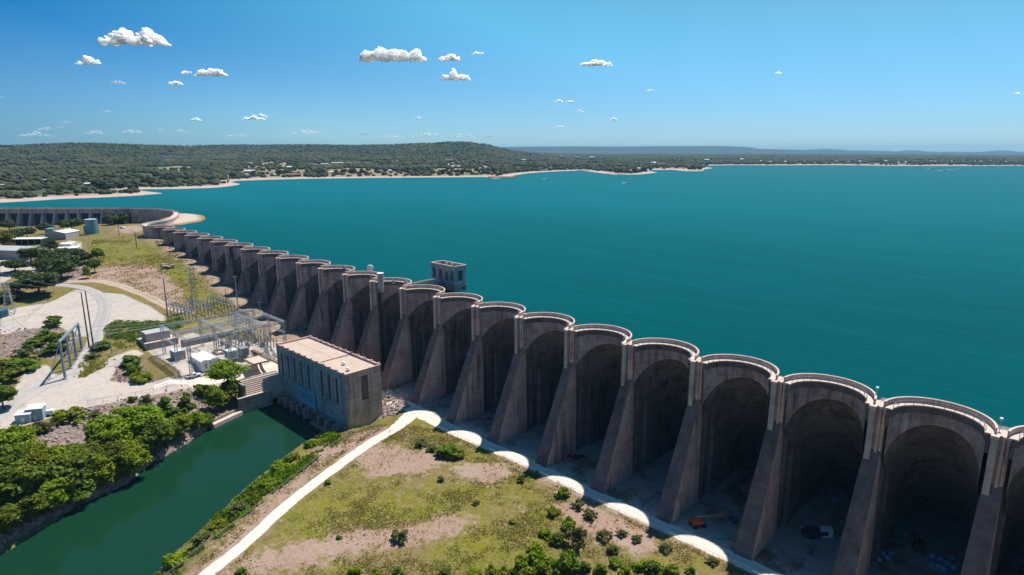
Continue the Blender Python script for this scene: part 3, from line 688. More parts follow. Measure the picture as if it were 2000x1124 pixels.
# lamps and small fittings on the crest
def crest_lamp(x, y, label, group='small poles on the crest of the dam'):
    t = thing('crest_lamp', label, 'lamp post', (x, y, 0), 0, group)
    MB().tube((0, 0, 0), (0, 0, 2.4), .07, .05, 6).build('pole', 'galvanized', t)
    MB().box(-.28, .28, -.28, .28, 2.4, 2.75).build('lamp_head', 'white_paint', t); return t
p = atz(1952, 842, 0); crest_lamp(p[0], p[1], 'short white lamp pole on the pier nearest the right edge of the photo')
p = atz(1711, 779, 0); crest_lamp(p[0], p[1], 'short white lamp pole on the second pier from the right edge')
p = atz(672, 524, 0)
# radar dish on its mast and the white lift tower
def on_crest(px, py): q = atz(px, py, 0); return q
q = on_crest(724, 548)
t = thing('dish_antenna', 'round white dish antenna on a slim mast above the dam crest', 'antenna', (q[0], q[1], 0), math.atan2(CAM[1] - q[1], CAM[0] - q[0]))
MB().tube((0, 0, -.1), (0, 0, 4.3), .16, .14, 8).tube((-.5, 0, -.1), (-.1, 0, 3), .06, .06, 6).tube((-.3, .9, -.1), (-.1, .3, 3.6), .06, .06, 6).build('mast', 'galvanized', t)
g = MB(); n = 24
for k in range(5):
    r = 1.32 * math.sin(math.pi / 2 * k / 4) ** 1.0; xx = .55 - .5 * (r / 1.32) ** 2
    g.v += [(.35 + (.5 - xx) * 0 + .3 * math.sqrt(max(0, 1 - (r / 1.32) ** 2)), r * math.cos(2 * math.pi * i / n), 5.4 + r * math.sin(2 * math.pi * i / n)) for i in range(n)]
for k in range(4): g.f += [(k * n + i, k * n + (i + 1) % n, (k + 1) * n + (i + 1) % n, (k + 1) * n + i) for i in range(n)]
o = len(g.v); g.v += [(-.25, 1.32 * math.cos(2 * math.pi * i / n), 5.4 + 1.32 * math.sin(2 * math.pi * i / n)) for i in range(n)]
g.f += [(4 * n + i, 4 * n + (i + 1) % n, o + (i + 1) % n, o + i) for i in range(n)] + [tuple(o + i for i in range(n))[::-1]]
smooth(g.build('dish', 'white_paint', t))
q = on_crest(746, 556)
t = thing('lift_tower', 'pale round tower rising from the dam crest beside the dish antenna', 'tower', (q[0], q[1] - .6, 0))
MB().tube((0, 0, -3), (0, 0, 4.6), 1.25, 1.25, 20).build('shaft', 'pale_concrete', t)
MB().tube((0, 0, 4.6), (0, 0, 4.95), 1.4, 1.4, 20).build('roof_cap', 'white_paint', t)
g = MB()
for s in (-.5, .5): g.bar((s, -1.3, -38), (s, -1.3, -1), .18)
for k in range(34): g.bar((-.5, -1.3, -37.5 + k * 1.07), (.5, -1.3, -37.5 + k * 1.07), .12)
g.box(-.55, .55, -1.15, -.6, -38, -1); g.build('ladder', 'dark_metal', t)
for (px, py, lab) in ((769, 554, 'teal gate hoist on the crest beside the round tower'), (793, 556, 'teal gate hoist on the crest beside the footbridge landing'), (672, 526, 'teal gate hoist on the crest left of the dish antenna')):
    q = on_crest(px, py); t = thing('gate_hoist', lab, 'hoist', (q[0], q[1], 0), .3, 'hoists on the dam crest')
    MB().box(-.55, .55, -.4, .4, 0, 1.2).box(-.2, .2, -.2, .2, 1.2, 1.9).build('housing', 'blue_metal', t)
    MB().tube((-.75, 0, .8), (.75, 0, .8), .16, .16, 8).build('drum', 'dark_metal', t)

# intake tower out in the lake, with its footbridge
TX, TY, TW, TD = -200.6, 22.2, 15.2, 6.4
it = thing('intake_tower', 'square concrete intake tower with tall windows standing in the lake', 'tower', (TX, TY, 0))
g = MB(); g.box(0, TW, 0, TD, -12, -1.2); g.box(-.35, TW + .35, -.35, TD + .35, -2.6, -1.9); g.build('base', 'wall_concrete', it)
def walls(W, D, z0, z1, fronts, sides, th=.35):
    """four walls with real openings: fronts = [(x0,x1,zlo,zhi)] on y=0 and on y=D, sides on x=W and x=0"""
    g = MB()
    def run(ops, L, put):
        ops = sorted(ops); c = 0
        for a, b, lo, hi in ops:
            put(c, a, z0, z1); put(a, b, z0, lo); put(a, b, hi, z1); c = b
        put(c, L, z0, z1)
    run(fronts, W, lambda a, b, lo, hi: g.box(a, b, 0, th, lo, hi)); run(fronts, W, lambda a, b, lo, hi: g.box(a, b, D - th, D, lo, hi))
    run(sides, D - 2 * th, lambda a, b, lo, hi: g.box(W - th, W, a + th, b + th, lo, hi)); run(sides, D - 2 * th, lambda a, b, lo, hi: g.box(0, th, a + th, b + th, lo, hi))
    return g
fw = [(1.0, 2.7, .4, 4.6), (5.0, 7.0, .2, 4.6), (9.3, 10.8, .2, 4.0), (12.7, 14.0, .4, 4.6)]; sw = [(1.6, 4.2, .3, 4.6)]
walls(TW, TD, -1.2, 6.2, fw, sw).build('wall', 'pale_concrete', it)
for a, b, lo, hi in fw:
    for y in (.22, TD - .28):
        f = MB().box(a, b, y, y + .06, lo, hi).build('window', 'window_dark', it)
for a, b, lo, hi in sw:
    for x in (.2, TW - .26): MB().box(x, x + .06, a + .35, b + .35, lo, hi).build('window', 'window_dark', it)
g = MB(); g.box(.36, TW - .36, .36, TD - .36, 5.2, 5.5); g.build('roof', 'roof_brown', it)
g = MB(); g.box(-.25, TW + .25, -.25, .36, 6.2, 6.8); g.box(-.25, TW + .25, TD - .36, TD + .25, 6.2, 6.8); g.box(-.25, .36, .37, TD - .37, 6.2, 6.8); g.box(TW - .36, TW + .25, .37, TD - .37, 6.2, 6.8)
for x in (0.1, TW / 2, TW - .1): g.box(x - .5, x + .5, -.4, -.26, 4.8, 6.95)
g.build('cornice', 'deck_concrete', it)
for x in (6.4, 10.2):
    v = MB().box(x - .5, x + .5, TD / 2 - .5, TD / 2 + .5, 5.5, 6.9).build('roof_vent', 'pale_concrete', it)
g = MB()
for x in (.6, 3.8, 8, 12, 14.6): g.box(x - .28, x + .28, -.12, 0, -1.2, 5.6)
g.build('pilaster', 'powerhouse_concrete', it)
ba = atz(806, 557, 0); bb = np.array([TX + 6.0, TY - .4, 0])
dv = bb - ba; Lb = math.hypot(dv[0], dv[1])
br = thing('footbridge', 'narrow concrete footbridge from the dam crest to the intake tower', 'bridge', (ba[0], ba[1], 0), math.atan2(dv[1], dv[0]))
MB().box(-1, Lb, -.9, .9, -.45, -.05).build('walkway', 'deck_concrete', br)
MB().box(-1, Lb, -.75, -.35, -2.3, -.45).box(-1, Lb, .35, .75, -2.3, -.45).build('girder', 'dam_concrete', br)
MB().box(-1, Lb, -.9, -.75, -.05, .85).box(-1, Lb, .75, .9, -.05, .85).build('parapet', 'deck_concrete', br)
MB().box(Lb - 7.5, Lb - 3.5, -1.4, 1.4, -14, -2.3).build('bridge_pier', 'wall_concrete', br)

# ---------------------------------------------------------------- powerhouse
PX0, PX1, PY0, PY1, PZ = -230.2, -177.6, -36.5, -21.6, -23.6
ph = thing('powerhouse', 'long flat-roofed concrete powerhouse with tall slit windows beside the river channel', 'powerhouse', (PX0, PY0, PZ))
W, D = PX1 - PX0, PY1 - PY0
cent = [(PX1 - x) for x in ()]
fw = []
for u in (4.4, 9.6, 14.8, 20.2, 25.6, 35.4, 40.7, 46.0): fw.append((u - .95, u + .95, -12.6, -2.6))
sw = [(5.6, 8.6, -11.5, -2.2)]
g = walls(W, D, -27, -.6, fw, sw, .6)
wl = g.build('wall', 'powerhouse_concrete', ph); wl.data.materials.append(M['shade_teal_concrete'])
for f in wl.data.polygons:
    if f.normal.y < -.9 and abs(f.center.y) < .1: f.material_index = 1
for a, b, lo, hi in fw:
    for y in (.42, D - .5):
        w_ = MB().box(a, b, y, y + .08, lo, hi).build('window', 'window_dark', ph)
        m = MB(); n = 7
        for k in range(1, n): z = lo + (hi - lo) * k / n; m.box(a, b, y - .07, y - .01, z - .06, z + .06)
        m.box((a + b) / 2 - .05, (a + b) / 2 + .05, y - .06, y - .005, lo, hi); m.build('mullion', 'pale_concrete' if a < 24 and y < 1 else 'dark_metal', w_)
for a, b, lo, hi in sw:
    for x in (.4, W - .48):
        w_ = MB().box(x, x + .08, a + .6, b + .6, lo, hi).build('window', 'window_dark', ph)
        m = MB(); xx = x + .1 if x > 2 else x - .08
        for k in range(1, 7): z = lo + (hi - lo) * k / 7; m.box(xx, xx + .06, a + .6, b + .6, z - .03, z + .03)
        m.build('mullion', 'grey_metal', w_)
g = MB()
for i, u in enumerate((1.0, 7.0, 12.2, 17.5, 22.9, 29.0, 32.2, 38.0, 43.4, 49.0, 51.6)): g.box(u - .45, u + .45, -.28, 0, -15.5, -.7)
g.build('pilaster', 'shade_teal_concrete', ph); g = MB()
for v in (1.2, 4.5, 10.8, 13.7): g.box(W, W + .25, v - .45, v + .45, -16.5, -.7)
g.build('pilaster', 'powerhouse_concrete', ph)
MB().box(.6, W * .62, .6, D - .6, -.9, -.45).build('roof', 'roof_gravel', ph)
MB().box(W * .62, W - .6, .6, D - .6, -.9, -.55).build('roof', 'roof_gravel', ph)
g = MB(); g.box(-.15, W + .15, -.15, .45, -.6, .25); g.box(-.15, W + .15, D - .45, D + .15, -.6, .35); g.box(-.15, .45, .45, D - .45, -.6, .25); g.box(W - .45, W + .15, .45, D - .45, -.6, .22)
g.box(W * .62 - .2, W * .62 + .2, .5, D - .5, -.5, -.2); g.box(.5, W * .62 - .2, D * .52, D * .52 + .12, -.46, -.38)
g.build('parapet', 'dam_concrete', ph)
for k in range(12):
    for y in (-.05, D + .05): MB().box(1.2 + k * (W - 2.4) / 11 - .4, 1.2 + k * (W - 2.4) / 11 + .4, y - .25, y + .25, .2, .72).build('finial', 'dam_concrete', ph)
for x, y in ((41.3, 6.3), (48.2, 3.9)):
    v = MB().tube((x, y, -.55), (x, y, .3), .5, .5, 12).build('roof_vent', 'white_paint', ph); MB().tube((x, y, .3), (x, y, .75), .85, .55, 12).build('vent_cowl', 'white_metal', v)
g = MB()
for k in range(9):
    u = 5.5 + k * 5.3; g.box(u - .9, u + .9, -3.6, -.3, -25.5, -19.6)
g.box(0, W, -.9, -.3, -25.5, -19.8)
g.build('draft_pier', 'wall_concrete', ph)
sg = thing('sign', 'large white sign tinted with blue shade with rows of small lettering on the powerhouse front', 'sign', (PX0 + 17.5, PY0 - .62, PZ - 12.9))
MB().box(0, 13.0, 0, .14, -6.6, 0).build('board', 'sign_shade_blue', sg)
tx = MB(); rr = random.Random(5)
def words(z, h, x0, x1):
    x = x0
    while x < x1:
        wl = rr.uniform(.5, 1.5)
        if x + wl > x1 + .2: break
        n = max(2, int(wl / .26))
        for i in range(n): tx.box(x + i * .26, x + i * .26 + .17, -.03, -.005, z, z + h * rr.choice((1, 1, .8)))
        x += wl + .35
words(-1.1, .5, 4.6, 8.4); words(-2.3, .55, 1.0, 12); words(-3.3, .55, .8, 12.2); words(-4.3, .55, 1.6, 11.4)
tx.build('lettering', 'sign_ink', sg)
# stepped apron beside the powerhouse, wing wall below it, landing on the bank
sa = thing('stepped_apron', 'ribbed concrete steps dropping from the yard to the river channel', 'steps', (-231.4, -52, -36))
g = MB()
for k in range(8): g.box(k * .52, (k + 1) * .52 + .5, 0, 15.4, -9, .25 - k * .62)
g.build('step', 'deck_concrete', sa)
MB().box(-.4, 4.9, -.9, -.02, -9, -.2).build('end_wall', 'wall_concrete', sa)
MB().box(-1.2, -.02, -.9, 15.4, -9, .55).build('curb', 'wall_concrete', sa)
ww = thing('retaining_wall', 'stained concrete wing wall standing in the river below the steps', 'wall', (-226.6, -55.5, -41))
MB().box(0, 1.0, 0, 13.5, -9, 0).build('wall_face', 'wall_concrete', ww); MB().box(-.15, 1.15, -.1, 13.6, 0, .35).build('coping', 'deck_concrete', ww)
q = atz(412 + 2, 829, -45.6); q2 = atz(470, 803, -45.6); dv = q2 - q
dk = thing('landing', 'low concrete boat landing along the left bank of the river', 'landing', (q[0], q[1], -45.6), math.atan2(dv[1], dv[0]))
Ld = math.hypot(dv[0], dv[1]); MB().box(0, Ld, -1.1, 1.1, -3, 0).build('platform', 'deck_concrete', dk); MB().box(0, Ld, .9, 1.5, 0, 1.0).build('back_wall', 'wall_concrete', dk)
for (px, py, lab) in ((616, 829, 'concrete channel beam beside the powerhouse, farther one'), (633, 838, 'concrete channel beam beside the powerhouse, nearer one'), (645, 846, 'concrete channel beam close to the grassy bank')):
    q = atz(px, py, -46); t = thing('channel_beam', lab, 'beam', (q[0], q[1], -46), 0, 'concrete beams in the channel')
    MB().box(-3.2, 3.2, -.5, .5, -3, .2).build('beam', 'wall_concrete', t); MB().box(-3.2, -2.2, .5, 3, -3, .1).build('side_wall', 'wall_concrete', t)
# ---------------------------------------------------------------- trees and shrubs
def leaf_cards(P, nrm, size, g, flat=.6):
    """one folded leaf spray (a quad) at each point, facing roughly along nrm"""
    n = len(P); d = nrm + g.normal(0, flat, (n, 3)); d /= np.linalg.norm(d, axis=1)[:, None]
    a = np.cross(d, g.normal(0, 1, (n, 3))); a /= np.linalg.norm(a, axis=1)[:, None]; b = np.cross(d, a)
    s = (size * g.uniform(.6, 1.35, n))[:, None]; l = s * g.uniform(.55, 1.0, n)[:, None]
    V = np.stack([P - a * s - b * l * .35, P - b * l + d * s * .12, P + a * s + b * l * .35, P + b * l - d * s * .15], 1).reshape(-1, 3)
    return V, np.arange(4 * n).reshape(-1, 4)
def crown_mesh(name, rx, rz, zc, nclump, nleaf, size, seed, gap=.2, cone=0.):
    """foliage of a crown of half-width rx and half-height rz centred at zc"""
    g = np.random.default_rng(seed); Vs, Fs, o = [], [], 0
    c = g.normal(0, 1, (nclump, 3)); c /= np.linalg.norm(c, axis=1)[:, None]
    c *= (g.uniform(.25, 1.0, nclump) ** .5)[:, None] * g.uniform(.78, 1.12, nclump)[:, None]
    c[:, 2] = np.where(c[:, 2] < -.55, c[:, 2] * .55, c[:, 2])
    wsc = 1 - cone * np.clip(c[:, 2], -1, 1)
    C = c * np.array([rx, rx, rz]) * .80; C[:, 0] *= wsc; C[:, 1] *= wsc; C[:, 2] += zc
    for q, r0 in zip(C, g.uniform(.16, .34, nclump) * rx):
        m = int(nleaf * (r0 / rx / .25) ** 1.6); d = g.normal(0, 1, (m, 3)); d /= np.linalg.norm(d, axis=1)[:, None]
        d[:, 2] = np.where(d[:, 2] < -.3, -d[:, 2] * .6, d[:, 2])
        P = q + d * (r0 * g.uniform(.45, 1.32, m))[:, None] * np.array([1, 1, .88])
        V, F = leaf_cards(P, d + np.array([0, 0, .35]), size, g); Vs.append(V); Fs.append(F + o); o += len(V)
    return mesh_np(name, np.vstack(Vs), np.vstack(Fs))
def trunk_mb(h, r, seed, rx, zc, rz):
    g = random.Random(seed); m = MB(); p = Vector((0, 0, -.6)); q = Vector((g.uniform(-.3, .3), g.uniform(-.3, .3), h * .55)); m.tube(p, q, r, r * .7, 8)
    for k in range(6):
        a = k * 1.05 + g.uniform(-.3, .3); e = Vector((math.cos(a) * rx * .62, math.sin(a) * rx * .62, zc + g.uniform(-.3, .5) * rz)); s = q.lerp(p, g.uniform(0, .35)); mid = s.lerp(e, .5) + Vector((0, 0, .3))
        m.tube(s, mid, r * .45, r * .3, 6).tube(mid, e, r * .3, r * .08, 6)
    m.tube(q, (q.x, q.y, zc + rz * .5), r * .7, r * .15, 7); return m
PROTO = {}
def proto_tree(kind, mat, h, rx, rz, nclump, nleaf, size, seed, r=.3, cone=0.):
    zc = h - rz * .95
    PROTO[kind] = (crown_mesh('crown', rx, rz, zc, nclump, nleaf, size, seed, cone=cone), trunk_mb(h, r, seed, rx, zc, rz), mat, h, rx)
for s in range(3):
    proto_tree('river%d' % s, 'leaf_bright', 12, 4.6, 6.0, 78, 84, .33, 20 + s, .28, .22)
    proto_tree('oak%d' % s, 'leaf_dark', 9, 5.4, 3.9, 58, 92, .38, 40 + s, .34)
proto_tree('mid0', 'leaf_mid', 11, 4.6, 4.8, 60, 90, .37, 61); proto_tree('mid1', 'leaf_mid', 10, 4.4, 4.2, 56, 90, .36, 62)
proto_tree('willow', 'leaf_bright', 10, 2.9, 4.6, 48, 80, .30, 63, .2, .3); proto_tree('yellow', 'leaf_yellow', 9, 4.4, 3.9, 50, 85, .37, 64)
proto_tree('open', 'leaf_bright', 13, 6.2, 4.2, 40, 100, .36, 66, .32)
proto_tree('pine', 'leaf_mid', 10, 2.4, 4.8, 50, 66, .28, 65, .2, .45)
def shrub_proto(kind, mat, h, rx, nclump, nleaf, size, seed): PROTO[kind] = (crown_mesh('foliage', rx, h * .55, h * .42, int(nclump * .62), int(nleaf * 1.3), size, seed, cone=.25), None, mat, h, rx)
for s in range(2):
    shrub_proto('shrub%d' % s, 'leaf_mid', 2.4, 1.6, 26, 52, .20, 80 + s); shrub_proto('bright_shrub%d' % s, 'leaf_bright', 2.4, 1.6, 26, 52, .20, 84 + s)
    shrub_proto('olive%d' % s, 'leaf_olive', 2.0, 1.8, 24, 50, .17, 88 + s)
MADE = {}
def plant(kind, p, h, label, group=None, wide=1., name=None, cat=None, key=0):
    cm, tm, mat, h0, rx = PROTO[kind]; is_tree = tm is not None
    name = name or ('tree' if is_tree else 'shrub'); cat = cat or ('tree' if is_tree else 'shrub')
    k = (kind, name)
    if k not in MADE:
        t = thing(name, label, cat)
        if is_tree:
            if not cm.materials: cm.materials.append(M[mat])
            link('crown', cm, None, t); tm_o = tm.build('trunk', 'bark', t); MADE[k] = t; o = t
        else:
            if not cm.materials: cm.materials.append(M[mat])
            COL.objects.unlink(t); bpy.data.objects.remove(t); t = link(name, cm); MADE[k] = t; o = t
    else: o = copy_tree(MADE[k])
    for kk in ('label', 'category', 'group'):
        if kk in o: del o[kk]
    tag(o, label, cat, group)
    s = h / h0; g = random.Random(int(p[0] * 31 + p[1] * 17)); o.location = (p[0], p[1], p[2] - .1)
    o.rotation_euler = (g.uniform(-.05, .05), g.uniform(-.05, .05), g.uniform(0, 6.28)); o.scale = (s * wide * g.uniform(.92, 1.08), s * wide * g.uniform(.92, 1.08), s)
    return o
def plant_px(kind, px, py, top, label, group=None, wide=1., **kw):
    p = at(px, py); h = (py - top) * mper(p) * 1.06
    return plant(kind, p, h, label, group, wide, **kw)
RIV = 'trees along the left river bank'
for kind, px, py, top, wide, label in [
    ('river0', 28, 905, 822, 1.05, 'tall bright green tree at the left edge by the two blue sheds'),
    ('river1', 75, 945, 862, 1.0, 'bright green tree below the two blue sheds on the bank'),
    ('mid0', 8, 965, 868, 1.1, 'dark green tree cut by the left edge above the river'),
    ('mid1', 45, 1000, 905, 1.1, 'broad dark tree low on the left bank near the edge'),
    ('river2', 112, 940, 868, 1.15, 'rounded green tree under the rocky slope below the sheds'),
    ('mid0', 145, 968, 882, 1.1, 'dark rounded tree in the middle of the bank thicket'),
    ('river0', 103, 1000, 925, 1.1, 'green tree leaning over the river at the thicket foot'),
    ('mid1', 152, 925, 868, 1.1, 'tree on the upper edge of the thicket beside bare rock'),
    ('river1', 188, 950, 880, 1.1, 'mid green tree in the thicket above the waterline'),
    ('mid0', 215, 925, 858, 1.15, 'dark tree behind the small willow in the thicket'),
    ('river2', 196, 880, 815, 1.0, 'pale green tree standing alone at the right end of bare rock'),
    ('river0', 226, 890, 802, 1.1, 'tall bright tree beside the rock slope, first of the tall row'),
    ('river1', 258, 880, 792, 1.1, 'tall bright tree in the tall row, second from the rock slope'),
    ('river2', 288, 870, 786, 1.1, 'tall bright crown in the middle of the tall bank row'),
    ('mid0', 306, 888, 815, 1.0, 'dark green tree under the tall bank row near the water'),
    ('pine', 331, 838, 771, 1.1, 'slim dark pointed tree rising highest on the bank'),
    ('river1', 252, 930, 862, 1.1, 'bright tree in front of the tall row above the river'),
    ('willow', 262, 942, 896, .9, 'small pale willow at the river edge'),
    ('willow', 212, 958, 905, 1.0, 'pale narrow willow by the water beside the dark thicket'),
    ('pine', 366, 820, 771, 1.1, 'slim green tree beside the bare slope below the yard road'),
    ('river0', 352, 850, 805, 1.1, 'low bright tree between the two slim trees'),
    ('river2', 386, 838, 802, 1.1, 'bright low tree at the upstream end of the bank row'),
    ('river1', 408, 835, 806, 1.0, 'small bright tree next to the concrete boat landing'),
    ('willow', 325, 872, 828, 1.1, 'small willow on the water side of the tall row'),
    ('mid1', 18, 1040, 985, 1.2, 'low dark tree at the waterline near the left edge'),
    ('mid0', 62, 1020, 955, 1.1, 'dark tree overhanging the river below the thicket'),
    ('mid1', 160, 985, 935, 1.2, 'low dark tree at the waterline in the thicket middle'),
    ('river2', 340, 858, 815, 1.0, 'yellow green tree below the slim dark pointed tree'),
    ('mid1', 282, 902, 848, 1.1, 'dark low tree on the water side of the tall bright crowns'),
    ('river0', 5, 915, 838, 1.0, 'bright tree half cut by the left edge under the road'),
    ('mid1', 120, 965, 900, 1.1, 'dark crown at the heart of the thicket below the rock'),
    ('open', 446, 770, 705, .95, 'open spreading bright tree in front of the substation by the steps'),
    ('mid0', 452, 782, 742, 1.25, 'dense dark tree right below the open spreading tree'),
    ('river1', 418, 805, 752, .8, 'bright bushy tree on the slope beside the concrete steps'),
    ('willow', 440, 800, 765, 1.0, 'small pale tree on the slope above the boat landing'),
]: plant_px(kind, px, py, top - (py - top) * .10, label, RIV, wide * 1.18)
for kind, px, py, top, wide, label in [
    ('bright_shrub0', 396, 772, 744, 1.2, 'bright bush hanging over the yard road at the slope top'),
    ('bright_shrub1', 138, 822, 792, 1.7, 'wide green bush beside the two blue sheds'),
    ('olive0', 70, 848, 826, 1.5, 'low olive shrub below the two blue sheds'), ('olive1', 86, 845, 822, 1.2, 'dark low shrub on the rocks under the sheds'),
    ('bright_shrub0', 258, 786, 770, 1.0, 'small bright bush on the fence line above the rock slope'), ('olive0', 286, 786, 772, 1.3, 'low olive bush on the fence line above the tall trees'),
    ('shrub0', 364, 780, 764, 1.0, 'small shrub at the road edge near the slim green tree'), ('olive1', 184, 812, 800, 1.6, 'grey shrub on the rocky slope right of the wide green bush'),
    ('shrub0', 256, 712, 692, 1.6, 'dark shrub at the substation corner beside the dirt ramp'), ('shrub1', 262, 728, 708, 1.6, 'green shrub below the substation corner shrub'),
    ('bright_shrub1', 276, 744, 724, 1.6, 'bright shrub at the foot of the substation slope'), ('shrub1', 250, 704, 694, 1.5, 'small shrub above the substation corner'),
    ('shrub0', 107, 637, 615, 1.3, 'small dark bush alone on the gravel left of the road'), ('shrub1', 92, 664, 644, 1.9, 'dark bush cluster behind the blue grey gantry, upper one'),
    ('shrub0', 72, 676, 658, 1.8, 'dark bush left of the gantry on the brown slope'), ('olive0', 50, 700, 680, 1.5, 'dull olive bush on the brown slope'),
    ('shrub1', 104, 690, 668, 1.8, 'dark bush directly behind the gantry legs'), ('shrub0', 118, 668, 650, 1.6, 'bush between the gantry and the dark poles'),
    ('shrub0', 34, 724, 698, 2.2, 'wide dark bush left of the gantry near the photo edge'), ('shrub1', 6, 738, 704, 2.2, 'large dark bush at the left edge above the road'),
    ('olive1', 190, 684, 668, 1.6, 'grey green bush at the foot of the dark poles'), ('shrub0', 205, 680, 664, 1.4, 'green bush right of the dark poles'),
    ('mid1', 8, 800, 752, 1.2, 'round dark tree on the left edge across the gravel road'), ('olive0', 180, 700, 690, 2.0, 'low bush in the grass strip right of the gantry'),
    ('bright_shrub0', 545, 922, 895, 1.3, 'bright bush on the right river bank half way down'), ('bright_shrub1', 571, 900, 882, 1.2, 'bright bush on the right river bank nearer the powerhouse'),
    ('bright_shrub0', 338, 1108, 1074, 1.3, 'large bright bush on the right bank near the bottom edge'), ('bright_shrub1', 520, 948, 932, 1.6, 'yellow green brush on the right bank below the half way bush'),
    ('olive1', 470, 996, 978, 1.6, 'low reed-like brush along the right bank'), ('bright_shrub0', 430, 1030, 1012, 1.6, 'green brush along the right bank above the bottom bush'),
    ('olive0', 395, 1060, 1042, 1.5, 'olive brush at the right bank waterline'), ('shrub0', 602, 872, 860, 1.4, 'low brush on the bank next to the channel beams'),
]: plant_px(kind, px, py, top, label, 'shrubs on the banks and slopes', wide)
for kind, px, py, top, wide, label in [
    ('bright_shrub0', 1053, 1112, 1056, .8, 'tall narrow bush at the bottom of the meadow'), ('shrub0', 1107, 1122, 1068, 1.0, 'large dark bush at the bottom of the meadow'),
    ('bright_shrub1', 1016, 1116, 1078, .9, 'medium green bush left of the tall narrow bush'), ('olive0', 1124, 1068, 1026, .9, 'grey green bush behind the large dark bush'),
    ('shrub1', 1170, 1124, 1096, 1.0, 'low bush right of the large dark bush'), ('bright_shrub0', 1222, 1124, 1098, 1.0, 'low bright bush near the bottom edge before the service road'),
    ('shrub0', 1274, 1122, 1088, 1.0, 'round green bush at the bottom near the service road'), ('olive1', 1392, 1100, 1086, 1.4, 'low dry bush on the edge of the service road'),
    ('bright_shrub1', 960, 1122, 1100, 1.0, 'small bush at the bottom between larger ones'), ('bright_shrub0', 692, 1124, 1102, 1.2, 'low green bush at the bottom edge below the bare soil'),
    ('shrub1', 778, 1124, 1106, 1.3, 'low wide bush at the bottom edge near the centre'), ('shrub0', 470, 1124, 1106, 1.2, 'low bush at the bottom beside the white path'),
    ('olive0', 782, 1056, 1034, 1.2, 'grey cactus-like clump alone on the bare soil'), ('shrub0', 872, 890, 866, 1.6, 'dark bush at the top of the meadow near the service road'),
    ('bright_shrub1', 888, 894, 872, 1.3, 'green bush just right of the dark top bush'), ('olive1', 846, 880, 866, 1.4, 'grey shrub left of the dark top bush by the fence'),
    ('olive0', 822, 872, 858, 1.2, 'grey shrub by the gate fence'), ('shrub1', 1048, 932, 918, .8, 'small bush on the meadow rim by the service road'),
    ('olive0', 1018, 942, 928, .8, 'small dark bush on the meadow rim'), ('olive1', 862, 940, 928, 1.0, 'small clump in the upper meadow'),
    ('bright_shrub0', 1000, 1022, 1012, 1.4, 'low green clump in the right part of the meadow'), ('bright_shrub1', 1098, 970, 948, 1.1, 'bright bush on the meadow rim beside the service road'),
    ('bright_shrub0', 1080, 1005, 985, 1.2, 'bright bush below the meadow rim bush'), ('olive1', 1150, 1012, 992, 1.2, 'grey brush on the bare rim of the meadow'),
    ('olive0', 1130, 992, 976, 1.2, 'dry brush on the bare rim above the grey brush'), ('bright_shrub1', 1066, 1048, 1030, 1.3, 'bright bush above the tall narrow bush'),
    ('olive1', 1245, 1058, 1044, 1.3, 'dry brush half way along the service road'), ('olive0', 1300, 1076, 1062, 1.3, 'dry brush along the service road beyond the orange lift'),
    ('shrub1', 662, 1052, 1044, 1.6, 'small low clump on the bare soil'), ('bright_shrub0', 640, 945, 934, 1.2, 'small clump on the right edge of the white path'),
    ('olive1', 930, 985, 975, 1.2, 'small dry clump in the middle of the meadow'), ('shrub0', 1196, 1080, 1062, 1.2, 'green bush between the meadow rim and the bottom edge'),
]: plant_px(kind, px, py, top, label, 'bushes in the meadow', wide)
for kind, px, py, top, wide, label in [
    ('bright_shrub1', 1036, 1124, 1086, 1.1, 'bright scrub right beside the tall narrow bush'), ('bright_shrub0', 1085, 1124, 1096, 1.2, 'low bright scrub in front of the large dark bush'),
    ('shrub1', 1140, 1116, 1092, 1.2, 'green scrub between the large dark bush and the low bush'), ('bright_shrub1', 985, 1124, 1104, 1.3, 'low bright scrub left of the medium green bush'),
    ('bright_shrub0', 925, 1124, 1106, 1.5, 'low scrub patch at the bottom edge near the centre right'), ('shrub0', 870, 1124, 1108, 1.5, 'low scrub patch at the bottom edge under the bare soil'),
    ('bright_shrub1', 735, 1124, 1108, 1.4, 'low bright scrub between two low bushes at the bottom'), ('bright_shrub0', 1250, 1112, 1092, 1.3, 'bright scrub left of the round bush by the service road'),
    ('bright_shrub1', 1310, 1118, 1098, 1.3, 'bright scrub right of the round bush by the service road'), ('shrub1', 1350, 1122, 1106, 1.4, 'low green scrub on the road verge at the bottom'),
    ('bright_shrub0', 1200, 1104, 1084, 1.2, 'bright scrub above the low bright bush'), ('shrub0', 1090, 1062, 1038, 1.1, 'green scrub above the large dark bush'),
    ('bright_shrub1', 1112, 1030, 1006, 1.2, 'bright scrub below the bare rim of the meadow'), ('bright_shrub0', 1044, 1078, 1056, 1.1, 'bright scrub just above the tall narrow bush'),
    ('olive0', 1180, 1052, 1036, 1.4, 'dry scrub on the bare ground by the service road'), ('olive1', 1215, 1046, 1032, 1.2, 'dry scrub nearest the service road on the bare ground'),
]: plant_px(kind, px, py, top, label, 'scrub along the bottom of the meadow', wide)
